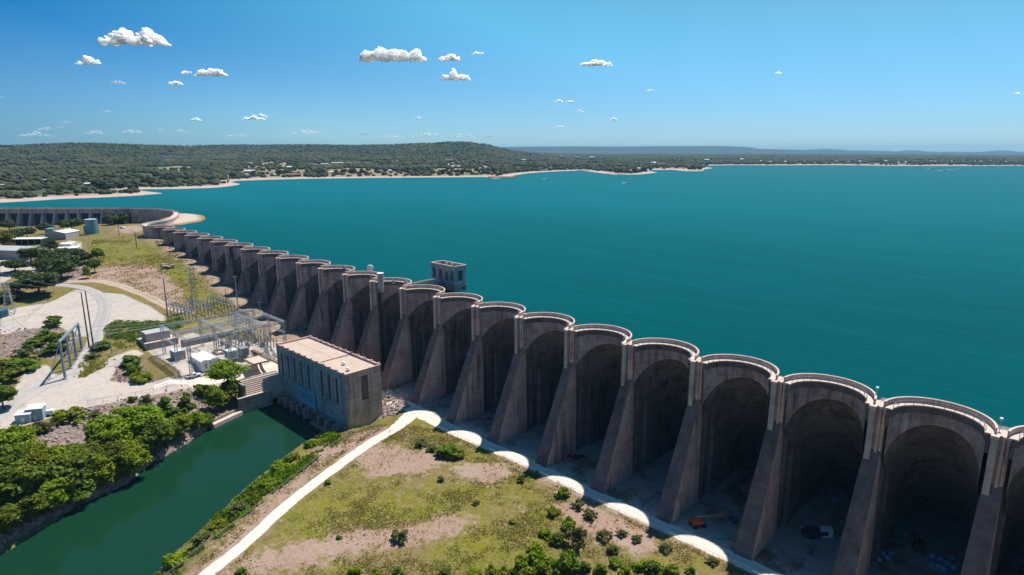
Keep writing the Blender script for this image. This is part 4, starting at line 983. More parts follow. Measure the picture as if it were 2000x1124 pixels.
for kind, px, py, top, wide, label in [
    ('oak0', 19, 452, 432, 1.3, 'dark oak below the gate dam at the left edge'), ('oak1', 32, 472, 448, 1.2, 'oak left of the open carport'),
    ('oak2', 54, 466, 445, 1.2, 'oak behind the open carport'), ('yellow', 8, 490, 450, 1.1, 'yellow green tree at the left edge by the warehouse'),
    ('yellow', 22, 496, 474, 1.0, 'small yellow green tree beside the warehouse gable'), ('oak0', 90, 457, 438, 1.3, 'oak left of the white shed'),
    ('oak1', 141, 452, 429, 1.5, 'broad oak between the white shed and the blue tank'), ('oak2', 216, 440, 420, 1.3, 'oak right of the blue tank'),
    ('oak0', 236, 438, 417, 1.4, 'broad oak below the dam curve, second right of the blue tank'), ('oak1', 252, 434, 417, 1.2, 'oak below the dam curve nearest the parked car'),
    ('oak2', 270, 433, 421, 1.1, 'small oak alone below the curved wall'), ('oak0', 100, 494, 470, 1.0, 'oak in the yard between carport and low white building'),
    ('oak1', 62, 515, 484, 1.2, 'oak in front of the warehouse door'), ('oak2', 30, 533, 506, 1.4, 'spreading oak at the edge of the white lot'),
    ('oak0', 88, 512, 488, 1.2, 'oak behind the spreading grove'), ('mid0', 122, 505, 484, 1.5, 'mid green tree below the low white building'),
    ('oak1', 150, 508, 487, 1.5, 'dark oak right of the low white building'), ('oak2', 92, 538, 504, 1.3, 'grey green oak in the middle of the grove'),
    ('oak0', 120, 545, 506, 1.3, 'large dark oak in the middle of the grove'), ('mid1', 191, 512, 486, 1.2, 'bright oak on the right tip of the grove'),
    ('mid0', 186, 533, 505, 1.1, 'bright tree on the lower right of the grove'), ('river2', 170, 544, 519, .9, 'round bright tree alone in front of the grove'),
    ('oak1', 78, 578, 534, 1.4, 'largest dark oak at the bottom of the grove by the road'), ('oak2', 48, 552, 528, 1.4, 'oak left of the largest grove oak'),
    ('mid1', 36, 572, 550, 1.6, 'low green tree left of the largest grove oak'), ('oak2', 104, 524, 494, 1.2, 'dense oak behind the grey green grove oak'),
    ('oak0', 165, 515, 494, 1.2, 'dark oak between the two bright grove trees'), ('oak1', 136, 528, 497, 1.1, 'dark oak at the back of the grove'), ('olive1', 18, 585, 565, 2.2, 'pale brush left of the lattice mast'),
]: plant_px(kind, px, py, top, label, 'trees in the maintenance yard', wide)
# low green thicket along the gravel fan: one rounded hedge of clumps
hedge_area = area([(206, 640), (230, 630), (322, 632), (352, 622), (352, 640), (318, 662), (250, 668), (212, 662)])
g = np.random.default_rng(5); hv = []; lo = hedge_area.min(0); hi = hedge_area.max(0)
Q = g.uniform(lo, hi, (1400, 2)); Q = Q[inside(hedge_area, Q[:, 0], Q[:, 1])][:420]
Vs, Fs, o = [], [], 0
for x, y in Q:
    m = 34; d = g.normal(0, 1, (m, 3)); d /= np.linalg.norm(d, axis=1)[:, None]; d[:, 2] = abs(d[:, 2]); r = g.uniform(1.0, 2.0)
    V, F = leaf_cards(np.array([x, y, float(hgt(x, y)) + .2]) + d * r * np.array([1, 1, .9]), d, .27, g); Vs.append(V); Fs.append(F + o); o += len(V)
tag(link('thicket', mesh_np('thicket', np.vstack(Vs), np.vstack(Fs)), 'leaf_mid'), 'long low green thicket below the pale gravel fan', 'thicket')

# grass: tufts too many to count, thickest where the cover mask is lush
def tufts(name, poly, n, mat, size, seed, up=.8, excl=None):
    g = np.random.default_rng(seed); lo = np.min(poly, 0); hi = np.max(poly, 0); P = g.uniform(lo, hi, (n * 4, 2)); k = inside(poly, P[:, 0], P[:, 1])
    k &= g.random(len(P)) < sstep(.35 + vnoise(P[:, 0], P[:, 1], 11) * 1.1 + vnoise(P[:, 0] + 7, P[:, 1], 3.1) * .9)
    k &= dist_to(DAMROAD, P[:, 0], P[:, 1], False) > 3.2; k &= dist_to(WPATH, P[:, 0], P[:, 1], False) > 3.0; k &= ~inside(RIVER, P[:, 0], P[:, 1])
    for D_ in DIRT[1:5]: k &= ~(inside(D_, P[:, 0], P[:, 1]) & (g.random(len(P)) > .15))
    P = P[k][:n]; z = hgt(P[:, 0], P[:, 1])
    m = 3; PP = np.repeat(np.column_stack([P, z]), m, 0) + g.normal(0, .14, (len(P) * m, 3)) * np.array([1, 1, 0]); s = (size * g.uniform(.5, 1.5, len(PP)))[:, None]
    a = g.uniform(0, 6.28, len(PP)); dx = np.stack([np.cos(a), np.sin(a), 0 * a], 1); ln = g.normal(0, .35, (len(PP), 3)); ln[:, 2] = up
    V = np.stack([PP - dx * s * .5, PP + dx * s * .5, PP + ln * s + dx * s * .25, PP + ln * s * .9 - dx * s * .3], 1).reshape(-1, 3)
    tag(link(name, mesh_np(name, V, np.arange(len(V)).reshape(-1, 4)), mat), kind='stuff')
WPATH = np.array([at(x, y)[:2] for x, y in [(846, 812), (790, 822), (720, 868), (640, 925), (560, 987), (480, 1060), (395, 1130)]])
m_leaf('grass_mix', (.30, .30, .03), (.36, .31, .07), (.20, .23, .025), .45); m_leaf('grass_dry', (.50, .38, .20), (.40, .31, .13), (.28, .24, .08), .45)
MEAD = np.array([at(x, y)[:2] for x, y in [(300, 1124), (560, 905), (660, 845), (800, 830), (880, 845), (1100, 940), (1300, 1048), (1480, 1124)]] + [(-40, -45), (-60, -125), (-140, -135)])
tufts('grass', MEAD, 22000, 'grass_mix', .24, 1); tufts('dry_grass', MEAD, 22000, 'grass_dry', .24, 2)
FIELD = np.array([at(x, y)[:2] for x, y in [(180, 470), (290, 455), (460, 600), (400, 620), (330, 600), (220, 545), (170, 545)]])
tufts('meadow_grass', FIELD, 7000, 'grass_mix', .36, 3)
RBANK = np.array([at(x, y)[:2] for x, y in [(300, 1130), (340, 1088), (402, 1034), (484, 955), (545, 908), (580, 882), (632, 850), (668, 858), (620, 898), (565, 942), (510, 985), (450, 1035), (390, 1085), (345, 1130)]]); tufts('bank_grass', RBANK, 5200, 'leaf_yellow', .55, 6); tufts('bank_reeds', RBANK, 2600, 'leaf_bright', .7, 7, 1.2)
tufts('toe_grass', TOESTRIP[0], 5000, 'grass_dry', .4, 8)
STRIP = np.array([at(x, y)[:2] for x, y in [(130, 735), (170, 700), (210, 670), (300, 660), (200, 720), (165, 738)]]); tufts('verge_grass', STRIP, 1500, 'grass_mix', .5, 4)

# stones: riprap on the banks and below the powerhouse
def stones(name, polys, n, mat, s0, s1, seed, kind='stuff'):
    g = np.random.default_rng(seed); ico = ICO1; Vs, Fs, o = [], [], 0
    for P in polys:
        lo = np.min(P, 0); hi = np.max(P, 0); Q = g.uniform(lo, hi, (n * 4, 2)); Q = Q[inside(P, Q[:, 0], Q[:, 1])][:n]
        for x, y in Q:
            s = g.uniform(s0, s1) * g.uniform(.5, 1); v = ico[0] * (1 + g.normal(0, .16, (len(ico[0]), 1))) * s * g.uniform(.6, 1.2, 3); Vs.append(v + np.array([x, y, float(hgt(x, y)) + s * .2])); Fs.append(ico[1] + o); o += len(v)
    o_ = link(name, mesh_np(name, np.vstack(Vs), np.vstack(Fs)), mat); tag(o_, kind=kind); return o_
def ico_np(sub):
    bm = bmesh.new(); bmesh.ops.create_icosphere(bm, subdivisions=sub, radius=1); bm.verts.index_update(); V = np.array([v.co[:] for v in bm.verts]); F = np.array([[v.index for v in f.verts] for f in bm.faces]); bm.free(); return V, F
ICO1 = ico_np(1); ICO2 = ico_np(2)
stones('toe_rubble', TOESTRIP, 260, 'rock', .3, .9, 4)
stones('riprap_rubble', [ROCKY[0], ROCKY[4]], 420, 'rock', .25, .9, 1); stones('slope_rubble', [ROCKY[1], ROCKY[2], ROCKY[3]], 150, 'dark_rock', .25, .7, 2)
shore = np.vstack([river_left, river_left[::-1] + np.array([-2.2, -.3])]); stones('shore_rubble', [shore], 260, 'rock', .25, .8, 3)

# ---------------------------------------------------------------- woods beyond the lake
def blob_wood(name, n, dens, seed, mat='leaf_far'):
    g = np.random.default_rng(seed)
    px = g.uniform(-420, 2060, n); D = 750 + (np.where(px > 1000, 7200, 4800) - 750) * g.random(n) ** .8; L = (px - 1000) / FOC * D
    X = CAM[0] + L * _cy - D * _sy; Y = CAM[1] + L * _sy + D * _cy
    k = inside(LAND, X, Y); X, Y, D, px = X[k], Y[k], D[k], px[k]; d = dist_to(SHORE, X, Y, False); c = mask(CLEAR, 14, X, Y)
    k = (d > 24) & (g.random(len(X)) > np.where(c > .5, .74, .0) ) & (vnoise(X, Y, 130) + .7 * vnoise(X + 31, Y, 47) > -.34); X, Y, D = X[k], Y[k], D[k]; Z = hill_z(X, Y)
    m = len(X); s = np.clip(2.6 + D / 700, 3.2, 8) * g.uniform(.65, 1.35, m)
    base = [ICO1[0] * (1 + g.normal(0, .17, (len(ICO1[0]), 1))) for _ in range(8)]; Vs = np.empty((m, len(ICO1[0]), 3)); w = g.integers(0, 8, m); a = g.uniform(0, 6.28, m)
    for i in range(8):
        q = w == i; v = base[i]; ca, sa = np.cos(a[q])[:, None], np.sin(a[q])[:, None]
        Vs[q] = np.stack([(v[:, 0] * ca - v[:, 1] * sa), (v[:, 0] * sa + v[:, 1] * ca), np.broadcast_to(v[:, 2], (q.sum(), len(v)))], -1)
    Vs *= (s[:, None, None] * np.array([1, 1, .78])); Vs += np.stack([X, Y, Z + s * .45], 1)[:, None]
    F = (ICO1[1][None] + (np.arange(m) * len(ICO1[0]))[:, None, None]).reshape(-1, 3)
    tag(link(name, mesh_np(name, Vs.reshape(-1, 3), F), mat), kind='stuff'); print(name, m)
def m_wood():
    t = NT('woodland'); p = t.pos(); a = t.noise(p, .035, 3, .6, .35, .65); b = t.noise(p, .16, 2, .5, .35, .65); c = t.noise(p, .006, 4, .6, .4, .6)
    k = t.mix(a, (.026, .052, .012), (.068, .092, .018)); k = t.mix(t.math('MULTIPLY', b, .6), k, (.015, .032, .010)); k = t.mix(t.math('MULTIPLY', c, .75), k, (.105, .095, .045)); c2 = t.noise(t.pos((1, 1, 1), (0, 0, 1)), .011, 3, .6, .46, .62); k = t.mix(t.math('MULTIPLY', c2, .7), k, (.030, .042, .020)); c3 = t.noise(p, .9, 1, .5, .62, .66); k = t.mix(t.math('MULTIPLY', c3, .3), k, (.13, .12, .03)); t.col(k)
    t.bump(t.noise(p, .8, 3, .6), 1.0, 1.5)
m_wood()
blob_wood('woodland', 102000, 1, 9, 'woodland')
# far trees near the shore that can be told apart
for kind, mat, h, rx, nc, nl, sz, sd_ in (('far0', 'leaf_far', 8, 4.8, 22, 26, .85, 101), ('far1', 'leaf_far', 7, 5.4, 22, 26, .85, 102), ('far2', 'leaf_mid', 7, 3.4, 16, 24, .8, 103)):
    PROTO[kind] = (crown_mesh('crown', rx, h * .42, h * .58, nc, nl, sz, sd_), None, mat, h, rx)
FAR_T = [(118, 379), (139, 377), (235, 374), (262, 374), (200, 371), (215, 372), (188, 366), (288, 362), (297, 363), (322, 356), (365, 354), (412, 356), (455, 350), (340, 355), (306, 350), (492, 346), (560, 342), (548, 344), (615, 340), (628, 342), (655, 340), (672, 339), (690, 340),
         (708, 341), (735, 337), (752, 338), (770, 338), (790, 339), (812, 336), (868, 340), (880, 341), (892, 340), (905, 341), (915, 340), (930, 338), (846, 342), (963, 338), (1045, 332), (1030, 334), (1085, 330), (1100, 331), (1150, 333), (1190, 339), (1202, 340), (1212, 340), (1222, 339),
         (1238, 338), (1260, 335), (1270, 335), (1346, 334), (1356, 334), (1366, 334), (1352, 333), (1330, 328), (1380, 326), (1405, 321)]
for i, (px, py) in enumerate(FAR_T):
    p = at(px, py, hill_z); plant(['far0', 'far1', 'far0', 'far1'][i % 4] if i > 1 else 'far2', p, 9 + (i * 37 % 5), 'dark green tree on the far shore of the lake' if i > 1 else ('bright round tree standing alone on the near beach lawn' if i == 0 else 'smaller bright round tree on the near beach lawn'),
                                         'trees on the far shore' if i > 1 else None, 1.15, name='far_tree', cat='tree')
# houses on the far shore
def house(px, py, wpx, hpx, label, roof='roof_grey', wallm='house_wall', rot=None, z=None, flat=False):
    p = at(px, py, hill_z); m = mper(p); W_ = wpx * m; H_ = max(2.6, hpx * m * .62); D_ = max(6, min(W_ * .6, 12))
    t = thing('house', label, 'house', (p[0], p[1], p[2] - .3), YAW + (rot or 0), 'houses on the far shore')
    MB().box(-W_ / 2, W_ / 2, -D_ / 2, D_ / 2, -3, H_).build('wall', wallm, t)
    g = MB(); g.gable(-D_ / 2, D_ / 2, -W_ / 2, W_ / 2, H_ - .05, H_ + (.8 if flat else D_ * .22), .5, .25); g.rot(math.pi / 2); g.build('roof', roof, t)
    f = MB(); n = max(2, int(W_ / 4))
    for k in range(n): x = -W_ / 2 + (k + .5) * W_ / n; f.box(x - .7, x + .7, -D_ / 2 - .06, -D_ / 2 + .02, .9, 2.2)
    f.build('windows', 'window_dark', t); return t
for a in [(175, 364, 14, 8, 'white-walled house behind the near beach lawn', 'white_metal', 'white_paint'), (145, 354, 14, 4, 'pale house among trees above the beach', 'roof_brown'), (4, 365, 9, 4, 'white roof at the left edge among the trees', 'white_metal'),
    (92, 355, 12, 3, 'low pale roof in the woods left of the beach house', 'roof_grey'), (488, 338, 20, 6, 'long white-roofed shed right of the lighthouse', 'white_metal', 'house_wall'), (487, 322, 14, 4, 'pale house above the lighthouse clearing', 'roof_grey'),
    (567, 329, 12, 4, 'white roofed house above the boathouses', 'white_metal'), (612, 325, 16, 6, 'red brown roofed house on the slope', 'roof_brown'), (635, 324, 14, 5, 'pale house right of the red brown roof', 'roof_grey'), (660, 322, 22, 5, 'long grey roofed building on the slope', 'roof_grey'),
    (690, 322, 26, 6, 'long tan roofed building beside the grey one', 'roof_brown', 'house_wall'), (728, 324, 12, 4, 'small pink roofed house in the trees', 'roof_brown'), (772, 319, 13, 6, 'brown roofed house high on the slope', 'roof_brown'), (877, 316, 14, 6, 'dark roofed house alone on the hill', 'roof_brown'),
    (890, 329, 16, 6, 'tan house in the hillside clearing', 'roof_grey'), (745, 337, 13, 4, 'blue grey boathouse by the shore', 'blue_metal'), (764, 336, 9, 5, 'white boathouse by the shore', 'white_metal', 'white_paint'), (650, 339, 10, 4, 'white cabin close to the shore', 'white_metal'),
    (668, 339, 12, 4, 'cream cabin close to the shore', 'roof_brown'), (573, 345, 26, 6, 'dark open boathouse with two bays on the water', 'roof_brown', 'dark_metal'), (535, 344, 10, 5, 'white cottage left of the dark boathouse', 'white_metal'), (1098, 309, 11, 5, 'cream house on the low ridge', 'roof_brown'),
    (1128, 310, 12, 4, 'pink roofed house on the low ridge', 'roof_brown'), (1156, 310, 9, 4, 'tan roofed house right of the pink one', 'roof_grey'), (1022, 315, 9, 4, 'pale house in trees above the cove', 'roof_grey'), (1190, 332, 8, 4, 'white cabin behind the wooded point', 'white_metal'),
    (1226, 336, 18, 3, 'long low cabin on the wooded point', 'roof_grey'), (1248, 332, 7, 5, 'white house at the end of the wooded point', 'white_metal', 'white_paint'), (1276, 321, 9, 5, 'white house on the sandy cove', 'white_metal', 'white_paint'), (1290, 322, 14, 4, 'tan house on the sandy cove', 'roof_brown'),
    (1380, 315, 9, 4, 'pale house at the end of the sandy cove', 'roof_grey'), (1448, 313, 6, 3, 'white gabled house on the far low shore', 'white_metal')]:
    house(*a[:5], **dict(zip(('roof', 'wallm'), a[5:])))
hr = random.Random(4)
for i in range(24):
    px = 1490 + i * 21.5 + hr.uniform(-8, 8); house(px, hr.uniform(315, 320.5), hr.uniform(2.5, 5), 2.2, 'tiny pale house on the distant right-hand shore', roof=hr.choice(['white_metal', 'roof_grey', 'roof_brown']), wallm=hr.choice(['house_wall', 'house_wall', 'tan_wall']))
# red and white lighthouse on the point
p = at(446, 358, hill_z); m = mper(p); Hh = 22 * m
lt = thing('lighthouse', 'small red and white banded lighthouse on the point', 'lighthouse', tuple(p))
for k in range(6):
    a, b = k / 6 * .84, (k + 1) / 6 * .84; r = lambda u: (3.0 - 2.0 * u) * m * .9
    MB().tube((0, 0, a * Hh), (0, 0, b * Hh), r(a), r(b), 12).build('tower_band', 'white_paint' if k % 2 == 0 else 'brick_red', lt)
MB().tube((0, 0, .84 * Hh), (0, 0, .86 * Hh), 2.6 * m * .8, 2.6 * m * .8, 12).build('gallery', 'brick_red', lt); MB().tube((0, 0, .86 * Hh), (0, 0, .95 * Hh), 1.2 * m, 1.2 * m, 10).build('lantern', 'white_paint', lt); MB().tube((0, 0, .95 * Hh), (0, 0, Hh), 1.5 * m, .1, 10).build('roof', 'brick_red', lt)
# boats, docks
def boat(px, py, L, label, wake=0):
    p = atz(px, py, LAKE_Z); t = thing('boat', label, 'boat', (p[0], p[1], LAKE_Z), YAW + .1, 'boats on the lake')
    h = MB(); pr = [(-L / 2, -.5), (L * .25, -.55), (L / 2, 0), (L * .25, .55), (-L / 2, .5)]; k = L * .3
    h.prism([(x, y * k * .6) for x, y in pr], -.2, L * .09); h.build('hull', 'white_paint', t); MB().box(-L * .15, L * .12, -.2 * k, .2 * k, L * .09, L * .2).build('cabin', 'white_metal', t)
    if wake:
        MB().add([(-L / 2, -1.6, .12), (-L / 2, 1.6, .12), (-L / 2 - wake, 5, .12), (-L / 2 - wake, -5, .12)], [(0, 1, 2, 3)]).build('wake', 'white_paint', t)
for a in [(1071, 350, 11, 'white motorboat off the cove at left', 6), (1228, 358, 13, 'white motorboat off the wooded point', 6), (1821, 330, 22, 'white boat far out, first of three by the distant shore', 10), (1847, 333.5, 20, 'white boat far out, nearest of the three', 16), (1876, 332, 22, 'white boat far out with a long wake', 40)]: boat(*a)
def dock(px, py, L, label, roof='roof_grey'):
    p = atz(px, py, LAKE_Z); t = thing('boat_dock', label, 'dock', (p[0], p[1], LAKE_Z), YAW, 'boat docks along the far shore')
    MB().box(-L / 2, L / 2, -5, 5, .2, .6).build('deck', 'house_wall', t); MB().box(-L / 2, L / 2, -5, 5, 4.2, 4.7).build('roof', roof, t)
    for x in (-L / 2 + .5, 0, L / 2 - .5):
        for y in (-4.6, 4.6): MB().box(x - .2, x + .2, y - .2, y + .2, -2, 4.2).build('post', 'dark_metal', t)
for a in [(1060, 335.5, 16, 'covered dock with pale roof in the cove'), (1132, 333.8, 14, 'teal covered dock near the wooded point', 'tank_paint'), (1143, 334, 22, 'long white covered dock near the wooded point', 'white_metal'), (1160, 333.4, 14, 'grey dock beside the wooded point')]: dock(*a)
p = atz(980, 348, LAKE_Z); t = thing('boat_ramp', 'pinkish brick boat ramp running into the lake below the hill', 'ramp', (p[0], p[1], LAKE_Z), YAW + .12)
MB().box(-30, 30, -14, 14, -1, 1.2).box(-28, 34, 14, 34, -1, 2.2).build('slab', 'roof_brown', t)
# far power line towers
def far_tower(px, base, top, label):
    p = at(px, base, hill_z); h = (base - top) * mper(p); t = thing('transmission_tower', label, 'pylon', tuple(p), YAW, 'transmission towers on the wooded hill'); b = h * .09
    for sx in (-1, 1):
        for sy in (-1, 1): MB().bar((sx * b, sy * b, -2), (sx * .5, sy * .5, h), .7).build('leg', 'galvanized', t)
    for f in (.72, .84, .95): MB().bar((-h * .16, 0, h * f), (h * .16, 0, h * f), .6).build('cross_arm', 'galvanized', t)
    return np.array([p[0], p[1], p[2] + h])
ft = [far_tower(115, 326, 305, 'transmission tower at the left end of the hill line'), far_tower(318, 332, 304, 'tall transmission tower in the middle of the hill line'), far_tower(470, 326, 299, 'transmission tower above the lighthouse clearing')]
def wires(name, pairs, label, r=.05, sag=.02, n=12, cat='power line', group=None):
    g = MB()
    for p, q in pairs:
        p = np.array(p, float); q = np.array(q, float); L = np.linalg.norm(q - p); pr = None
        for k in range(n + 1):
            u = k / n; c = p + (q - p) * u; c[2] -= sag * L * 4 * u * (1 - u)
            if pr is not None: g.tube(pr, c, r, r, 4)
            pr = c
    o = g.build(name, 'galvanized'); tag(o, label, cat, group); return o
pw = []
for a, b in ((0, 1), (1, 2)):
    for dz in (-4, -10): pw.append((ft[a] + [0, 0, dz], ft[b] + [0, 0, dz]))
wires('power_line', pw, 'thin far power lines strung across the wooded hill', .14, .012)

# ---------------------------------------------------------------- substation
YZ = -34.1
ss = thing('substation_frame', 'grey lattice steel frame of the electrical substation beside the powerhouse', 'substation', (0, 0, YZ))
def lattice(g, p, q, w=.9, n=8, c=.11, up=None):
    p = Vector(p); q = Vector(q); d = (q - p).normalized(); a = d.cross(Vector((0, 0, 1))); a = Vector((1, 0, 0)) if a.length < .01 else a.normalized(); b = a.cross(d).normalized()
    cs = [a * w / 2 + b * w / 2, -a * w / 2 + b * w / 2, -a * w / 2 - b * w / 2, a * w / 2 - b * w / 2]
    for k in cs: g.bar(p + k, q + k, c)
    for i in range(n):
        s, e = p.lerp(q, i / n), p.lerp(q, (i + 1) / n)
        for j in range(4): g.bar(s + cs[j], (e + cs[(j + 1) % 4]), c * .7)
    return g
HT = 13.1
colp = {}
GXs = (-284.7, -269.0, -253.5); GYs = (-62.5, -46.3, -30.4, -21.4)
for x in GXs:
    for y in GYs:
        base = float(hgt(x, y)) - YZ; lattice(MB(), (x, y, min(0, base) - .3), (x, y, HT), 1.0, 11, .13).build('lattice_column', 'galvanized', ss)
for x in GXs:
    for y0, y1 in zip(GYs, GYs[1:]): lattice(MB(), (x, y0, HT - .5), (x, y1, HT - .5), .95, 9 if y1 - y0 > 12 else 5, .12).build('lattice_beam', 'galvanized', ss)
for y in GYs:
    for x0, x1 in zip(GXs, GXs[1:]):
        if (y == GYs[3] and x0 < -280) : pass
        lattice(MB(), (x0, y, HT - .5), (x1, y, HT - .5), .95, 9, .12).build('lattice_beam', 'galvanized', ss)
for y in GYs:
    for x0, x1 in zip(GXs, GXs[1:]): lattice(MB(), (x0, y, 7.6), (x1, y, 7.6), .7, 9, .09).build('bus_beam', 'galvanized', ss)
def insulator_post(x, y, h, lab, i):
    t = thing('insulator_post', lab, 'insulator', (x, y, YZ), 0, 'insulator posts in the substation'); MB().box(-.15, .15, -.15, .15, -.2, h * .6).build('stand', 'galvanized', t)
    g = MB(); [g.tube((0, 0, h * (.6 + .05 * k)), (0, 0, h * (.63 + .05 * k)), .3, .2, 8) for k in range(8)]; g.build('insulator', 'rust_red' if i % 5 == 0 else 'grey_metal', t)
ir = random.Random(2); q = 0
for x in np.arange(-282, -252, 3.4):
    for y in (-42.5, -36.5, -33.5, -27.5, -24.5):
        if abs(x + 258) < 4 and y < -33: continue
        insulator_post(x + ir.uniform(-.4, .4), y + ir.uniform(-.3, .3), ir.choice((4.2, 5.2, 6.0)), 'slim insulator post under the substation frame', q); q += 1
g = []
for y in (-42.5, -36.5, -33.5, -27.5): g.append(((-283, y, YZ + 6), (-252, y, YZ + 6)))
for x in (-282, -276, -266, -260): g.append(((x, -62, YZ + 11), (x, -22, YZ + 11)))
for x in np.arange(-283, -253, 2.6): g.append(((x, -46.3, YZ + HT - .8), (x + .4, -30.4, YZ + HT - .8)))
for x in np.arange(-283, -253, 5.2): g.append(((x, -46.3, YZ + HT - 1), (x, -42.5, YZ + 6))); g.append(((x + 2, -30.4, YZ + HT - 1), (x + 2, -33.5, YZ + 6)))
bw = wires('bus_wires', g, 'bare bus wires strung inside the substation frame', .06, .008)
bw.parent = ss; bw.location = (0, 0, -YZ); bw['kind'] = 'stuff'; del bw['label'], bw['category']
def bus_rack(px, py, L, rz, label):
    p = at(px, py); t = thing('bus_rack', label, 'switch rack', tuple(p), rz, 'switch racks behind the substation frame')
    for k in range(7):
        x = -L / 2 + L * k / 6
        for y in (-1.6, 1.6): MB().box(x - .14, x + .14, y - .14, y + .14, -1, 4.6).build('post', 'galvanized', t)
    MB().box(-L / 2, L / 2, -1.75, -1.45, 4.6, 4.9).box(-L / 2, L / 2, 1.45, 1.75, 4.6, 4.9).build('beam', 'galvanized', t)
    g = MB()
    for k in range(14):
        x = -L / 2 + L * (k + .5) / 14
        for y in (-1.6, 0, 1.6): g.tube((x, y, 4.6), (x, y, 6.3), .17, .11, 6)
        g.bar((x, -1.6, 6.2), (x, 1.6, 6.2), .12)
    ob = g.build('insulator_set', 'grey_metal', t); ob['kind'] = 'stuff'
for a in ((355, 620, 22, .15, 'switch rack behind the tan building, left end of the rear row'), (392, 612, 24, .1, 'switch rack in the middle of the rear row behind the frame'), (432, 606, 22, .1, 'switch rack at the right end of the rear row near the dam'), (470, 632, 20, 0, 'switch rack under the far corner of the frame')): bus_rack(*a)
def breaker(x, y, lab, h=3.4):
    t = thing('circuit_breaker', lab, 'breaker', (x, y, YZ), 0, 'breakers in the substation'); MB().box(-1, 1, -.7, .7, .8, 2.0).build('tank', 'grey_metal', t)
    for s in (-.7, 0, .7): MB().tube((s, 0, 2), (s * 1.3, 0, h), .16, .12, 8).build('bushing', 'grey_metal', t)
    MB().box(-.9, -.7, -.6, .6, -.1, .8).box(.7, .9, -.6, .6, -.1, .8).build('stand', 'galvanized', t)
for x, y in ((-279, -39.5), (-273, -39.5), (-267, -33), (-279, -30), (-272, -27), (-264, -27.5)): breaker(x, y, 'grey breaker on a stand under the substation frame')
def shed(name, x0, x1, y0, y1, h, label, wallm='white_paint', roof='white_metal', rise=.5, along='x', z=None, cat='shed', door=True, group=None, rz=0):
    cx_, cy_ = (x0 + x1) / 2, (y0 + y1) / 2; z = float(hgt(cx_, cy_)) - .1 if z is None else z; t = thing(name, label, cat, (cx_, cy_, z), rz, group); a, b = (x1 - x0) / 2, (y1 - y0) / 2
    g = MB()
    if along == 'x': g.add([(-a, -b, -1), (a, -b, -1), (a, b, -1), (-a, b, -1), (-a, -b, h), (a, -b, h), (a, b, h), (-a, b, h), (-a, 0, h + rise), (a, 0, h + rise)], [(3, 2, 1, 0), (0, 1, 5, 4), (2, 3, 7, 6), (1, 2, 6, 9, 5), (3, 0, 4, 8, 7)])
    else: g.add([(-a, -b, -1), (a, -b, -1), (a, b, -1), (-a, b, -1), (-a, -b, h), (a, -b, h), (a, b, h), (-a, b, h), (0, -b, h + rise), (0, b, h + rise)], [(3, 2, 1, 0), (1, 2, 6, 5), (3, 0, 4, 7), (0, 1, 5, 8, 4), (2, 3, 7, 9, 6)])
    g.build('wall', wallm, t); r = MB().gable(-(b if along == 'x' else a), (b if along == 'x' else a), -(a if along == 'x' else b), (a if along == 'x' else b), h, h + rise, .2, .12)
    if along == 'x': r.rot(math.pi / 2)
    r.build('roof', roof, t)
    if door: MB().box(a, a + .06, -.5, .5, 0, 2.0).build('door', 'tan_wall', t)
    g = MB()
    for k in range(max(1, int(2 * a / 4))): x = -a + (k + .5) * 2 * a / max(1, int(2 * a / 4)); g.box(x - .4, x + .4, -b - .05, -b + .01, 1.1, 2.0)
    g.build('vents', 'grey_metal', t); return t
shed('equipment_shed', -266.7, -253.3, -58.3, -54.8, 3.1, 'long white control shed in the substation, the half facing the river', rise=.55, group='white control sheds')
shed('equipment_shed', -266.7, -253.3, -54.5, -51.0, 3.1, 'long white control shed in the substation, the half facing the dam', rise=.55, group='white control sheds')
shed('equipment_shed', -277.0, -270.6, -62.6, -58.4, 4.0, 'small tall white shed left of the long white control sheds', rise=.25, roof='white_metal', wallm='tan_wall')
def cabinet(x0, x1, y0, y1, h, label, mat):
    t = thing('transformer_box', label, 'transformer', ((x0 + x1) / 2, (y0 + y1) / 2, YZ), 0); a, b = (x1 - x0) / 2, (y1 - y0) / 2
    MB().box(-a, a, -b, b, -.2, h).build('housing', mat, t); MB().box(-a - .15, a + .15, -b - .15, b + .15, h, h + .18).build('lid', 'white_metal' if mat != 'grey_metal' else mat, t)
    g = MB(); [g.box(a, a + .3, -b + .3 + k * .55, -b + .45 + k * .55, .4, h - .4) for k in range(int((2 * b - .4) / .55))]; [g.box(-a + .3 + k * .6, -a + .45 + k * .6, -b - .3, -b, .4, h - .4) for k in range(int((2 * a - .4) / .6))]; g.build('radiator', 'galvanized', t)
cabinet(-260, -256, -46, -42, 3.5, 'pale ribbed transformer box behind the long white sheds', 'white_metal'); cabinet(-260.5, -256.6, -40.2, -36.8, 3.2, 'grey transformer box nearest the powerhouse', 'grey_metal')
for (x, y, a) in ((-268.5, -45, 3), (-264, -41, 2.6), (-247, -38, 5)):
    t = thing('oil_containment', {-268.5: 'low concrete containment box behind the sheds', -264: 'small concrete containment box by the pale transformer', -247: 'wide flat concrete pad with a low rim near the powerhouse'}[x], 'concrete pad', (x, y, YZ))
    MB().box(-a, a, -a * .7, a * .7, -.3, .12).build('pad', 'deck_concrete', t); h = .35 if x == -247 else .8
    MB().box(-a, a, -a * .7, -a * .7 + .25, .12, h).box(-a, a, a * .7 - .25, a * .7, .12, h).box(-a, -a + .25, -a * .7 + .25, a * .7 - .25, .12, h).box(a - .25, a, -a * .7 + .25, a * .7 - .25, .12, h).build('rim', 'wall_concrete', t)
q = at(338, 664); shed('control_building', -304, -297, -65.6, -55.6, 3.6, 'tan flat-roofed building on the terrace left of the substation', 'tan_wall', 'roof_grey', .3, 'y', cat='building', z=float(hgt(-300, -61)) + 1.2)
